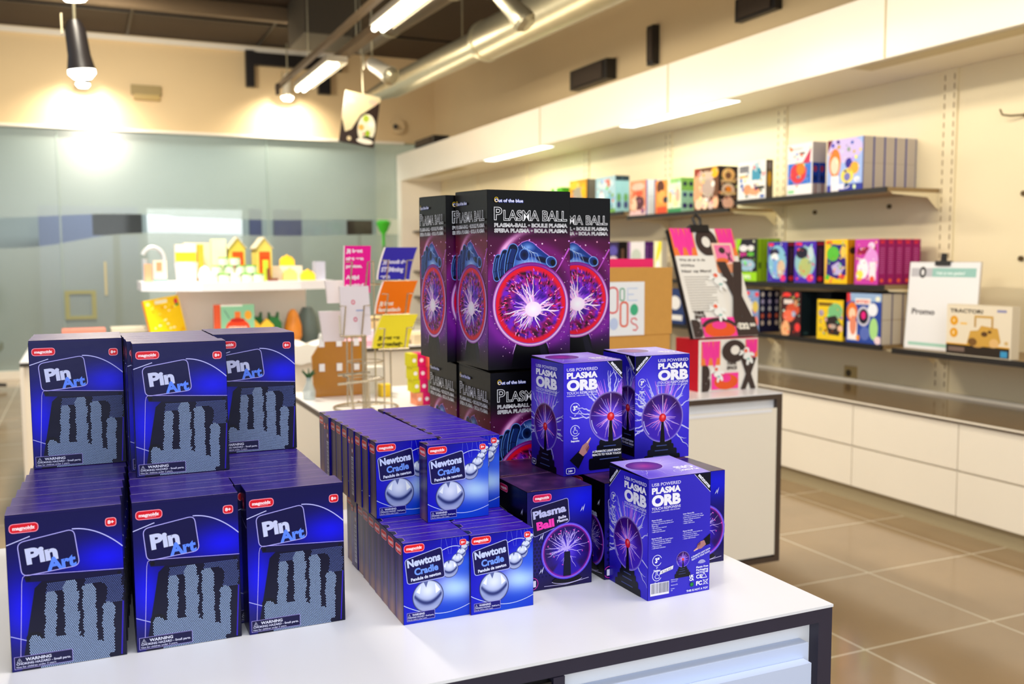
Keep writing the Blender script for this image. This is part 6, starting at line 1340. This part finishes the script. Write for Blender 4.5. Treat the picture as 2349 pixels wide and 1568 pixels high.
def crenel(x, y, lab):
    t = empty('green_gift_carton', (x, y, IZ), lab, 'carton', 'green gift cartons on the island')
    MB().prism([(0, 0), (.085, 0), (.085, .14), (.07, .16), (.07, .20), (.06, .17), (.04, .175), (.025, .17), (.018, .20), (.015, .16), (0, .14)], 0, .07, 'y').obj('carton_body', MG, t)
crenel(.885, 5.68, 'deep green gable-top carton behind the yellow ones, left'); crenel(.975, 5.64, 'deep green gable-top carton, right one on the island')
def yel(x, y, lab):
    t = empty('yellow_gift_carton', (x, y, IZ), lab, 'carton', 'yellow gable cartons on the island')
    MB().prism([(0, 0), (.075, 0), (.075, .13), (.0375, .17), (0, .13)], 0, .05, 'y').obj('carton_body', MYH, t); MB().prism([(.02, .02), (.032, .02), (.032, .12), (.02, .12)], -.002, 0, 'y').obj('window_slot', MO, t); MB().prism([(.043, .02), (.055, .02), (.055, .12), (.043, .12)], -.002, 0, 'y').obj('window_slot', MO, t)
yel(.853, 5.57, 'yellow gable-top carton half hidden by the green book'); yel(.925, 5.56, 'yellow gable-top carton with two slots before the green ones')
t = empty('orange_vase', (1.13, 5.66, IZ), 'orange marbled egg-shaped vase on the island', 'vase'); MB().lathe([(0, 0), (.03, 0), (.052, .06), (.05, .12), (.03, .19), (.012, .215), (0, .216)], n=24).obj('vase_body', mat('orange_marble_glaze', (240, 140, 40), .35, noise=.35, nscale=18), t, merge=True, smooth=True)
t = empty('grey_vase', (1.24, 5.765, IZ), 'slate grey round vase behind the orange one', 'vase'); MB().lathe([(0, 0), (.05, 0), (.075, .08), (.06, .16), (.03, .22), (0, .22)], n=20).obj('vase_body', mat('slate_glaze', (100, 116, 110), .4), t, merge=True, smooth=True)
# dried grasses: nobody could count the stalks
mb = MB(); rng = random.Random(12)
for i in range(160):
    x, y = rng.uniform(0, .20), rng.uniform(.03, .12); hgt = rng.uniform(.03, .12); l = rng.uniform(-.04, .04)
    mb.tube([(x, y, 0), (x+l*.4, y, hgt*.6), (x+l, y+rng.uniform(-.02, .02), hgt)], [.004, .006, .002], n=4)
tag(mb.obj('dried_grasses', mat('dried_straw', (170, 150, 90), .8, noise=.3, nscale=30), loc=(1.345, 5.60, IZ)), 'low heap of dried straw-coloured grasses on the island', 'dried grass', kind='stuff')
# folded white cloth hanging over the island front
mb = MB(); nx, ny = 14, 8; P = np.zeros((nx+1, ny+1, 3))
for i in range(nx+1):
    for j in range(ny+1):
        u, v = i/nx, j/ny; s = v*.34
        y, z = (5.56-s, .879+.012*math.sin(u*9+v*4)) if s < .255 else (5.298, .879-(s-.255)*1.2)
        P[i, j] = (1.02+.33*u+.01*math.sin(v*8), y, z+.006*math.sin(u*23))
for i in range(nx):
    for j in range(ny): mb.polys([[P[i, j], P[i+1, j], P[i+1, j+1], P[i, j+1]]], (236, 232, 224))
o = tag(mb.obj('white_cloth', mat('white_cotton', (236, 234, 226), .8), merge=True, smooth=True), 'crumpled white cloth lying over the edge of the island', 'cloth')
md = o.modifiers.new('thick', 'SOLIDIFY'); md.thickness = .006
def stackbox(name, x0, y0, z0, x1, y1, z1, col, lab, cat='book'): tag(MB().box(x0, y0, z0, x1, y1, z1).obj(name, mat(name+'_cover', col, .5)), lab, cat)
stackbox('picture_book', -.12, 5.75, IZ, .12, 5.95, IZ+.09, (200, 170, 120), 'thick tan book lying at the left end of the island'); stackbox('picture_book', -.11, 5.76, IZ+.0905, .11, 5.94, IZ+.125, (226, 130, 110), 'salmon pink book on top of the tan one')
stackbox('flat_book', .15, 5.80, IZ, .33, 5.98, IZ+.10, (110, 110, 80), 'olive book lying left of the leaning yellow book'); stackbox('flat_book', .14, 5.79, IZ+.1005, .34, 5.99, IZ+.125, (196, 190, 170), 'grey-beige book on the olive one')
stackbox('magazine', 1.36, 5.36, IZ, 1.70, 5.60, IZ+.035, (226, 170, 190), 'pink magazine pile on the island behind the yellow leaflets', 'magazine'); stackbox('magazine', 1.56, 5.40, IZ+.0355, 1.74, 5.62, IZ+.085, (206, 206, 220), 'pale lilac magazine pile on the pink one', 'magazine')
stackbox('magazine', 1.58, 5.66, IZ, 1.86, 5.85, IZ+.15, (236, 200, 140), 'orange-beige magazine pile at the right of the island', 'magazine'); stackbox('magazine', 1.78, 5.36, IZ, 2.02, 5.60, IZ+.06, (226, 206, 170), 'tan magazine pile at the island front right', 'magazine')
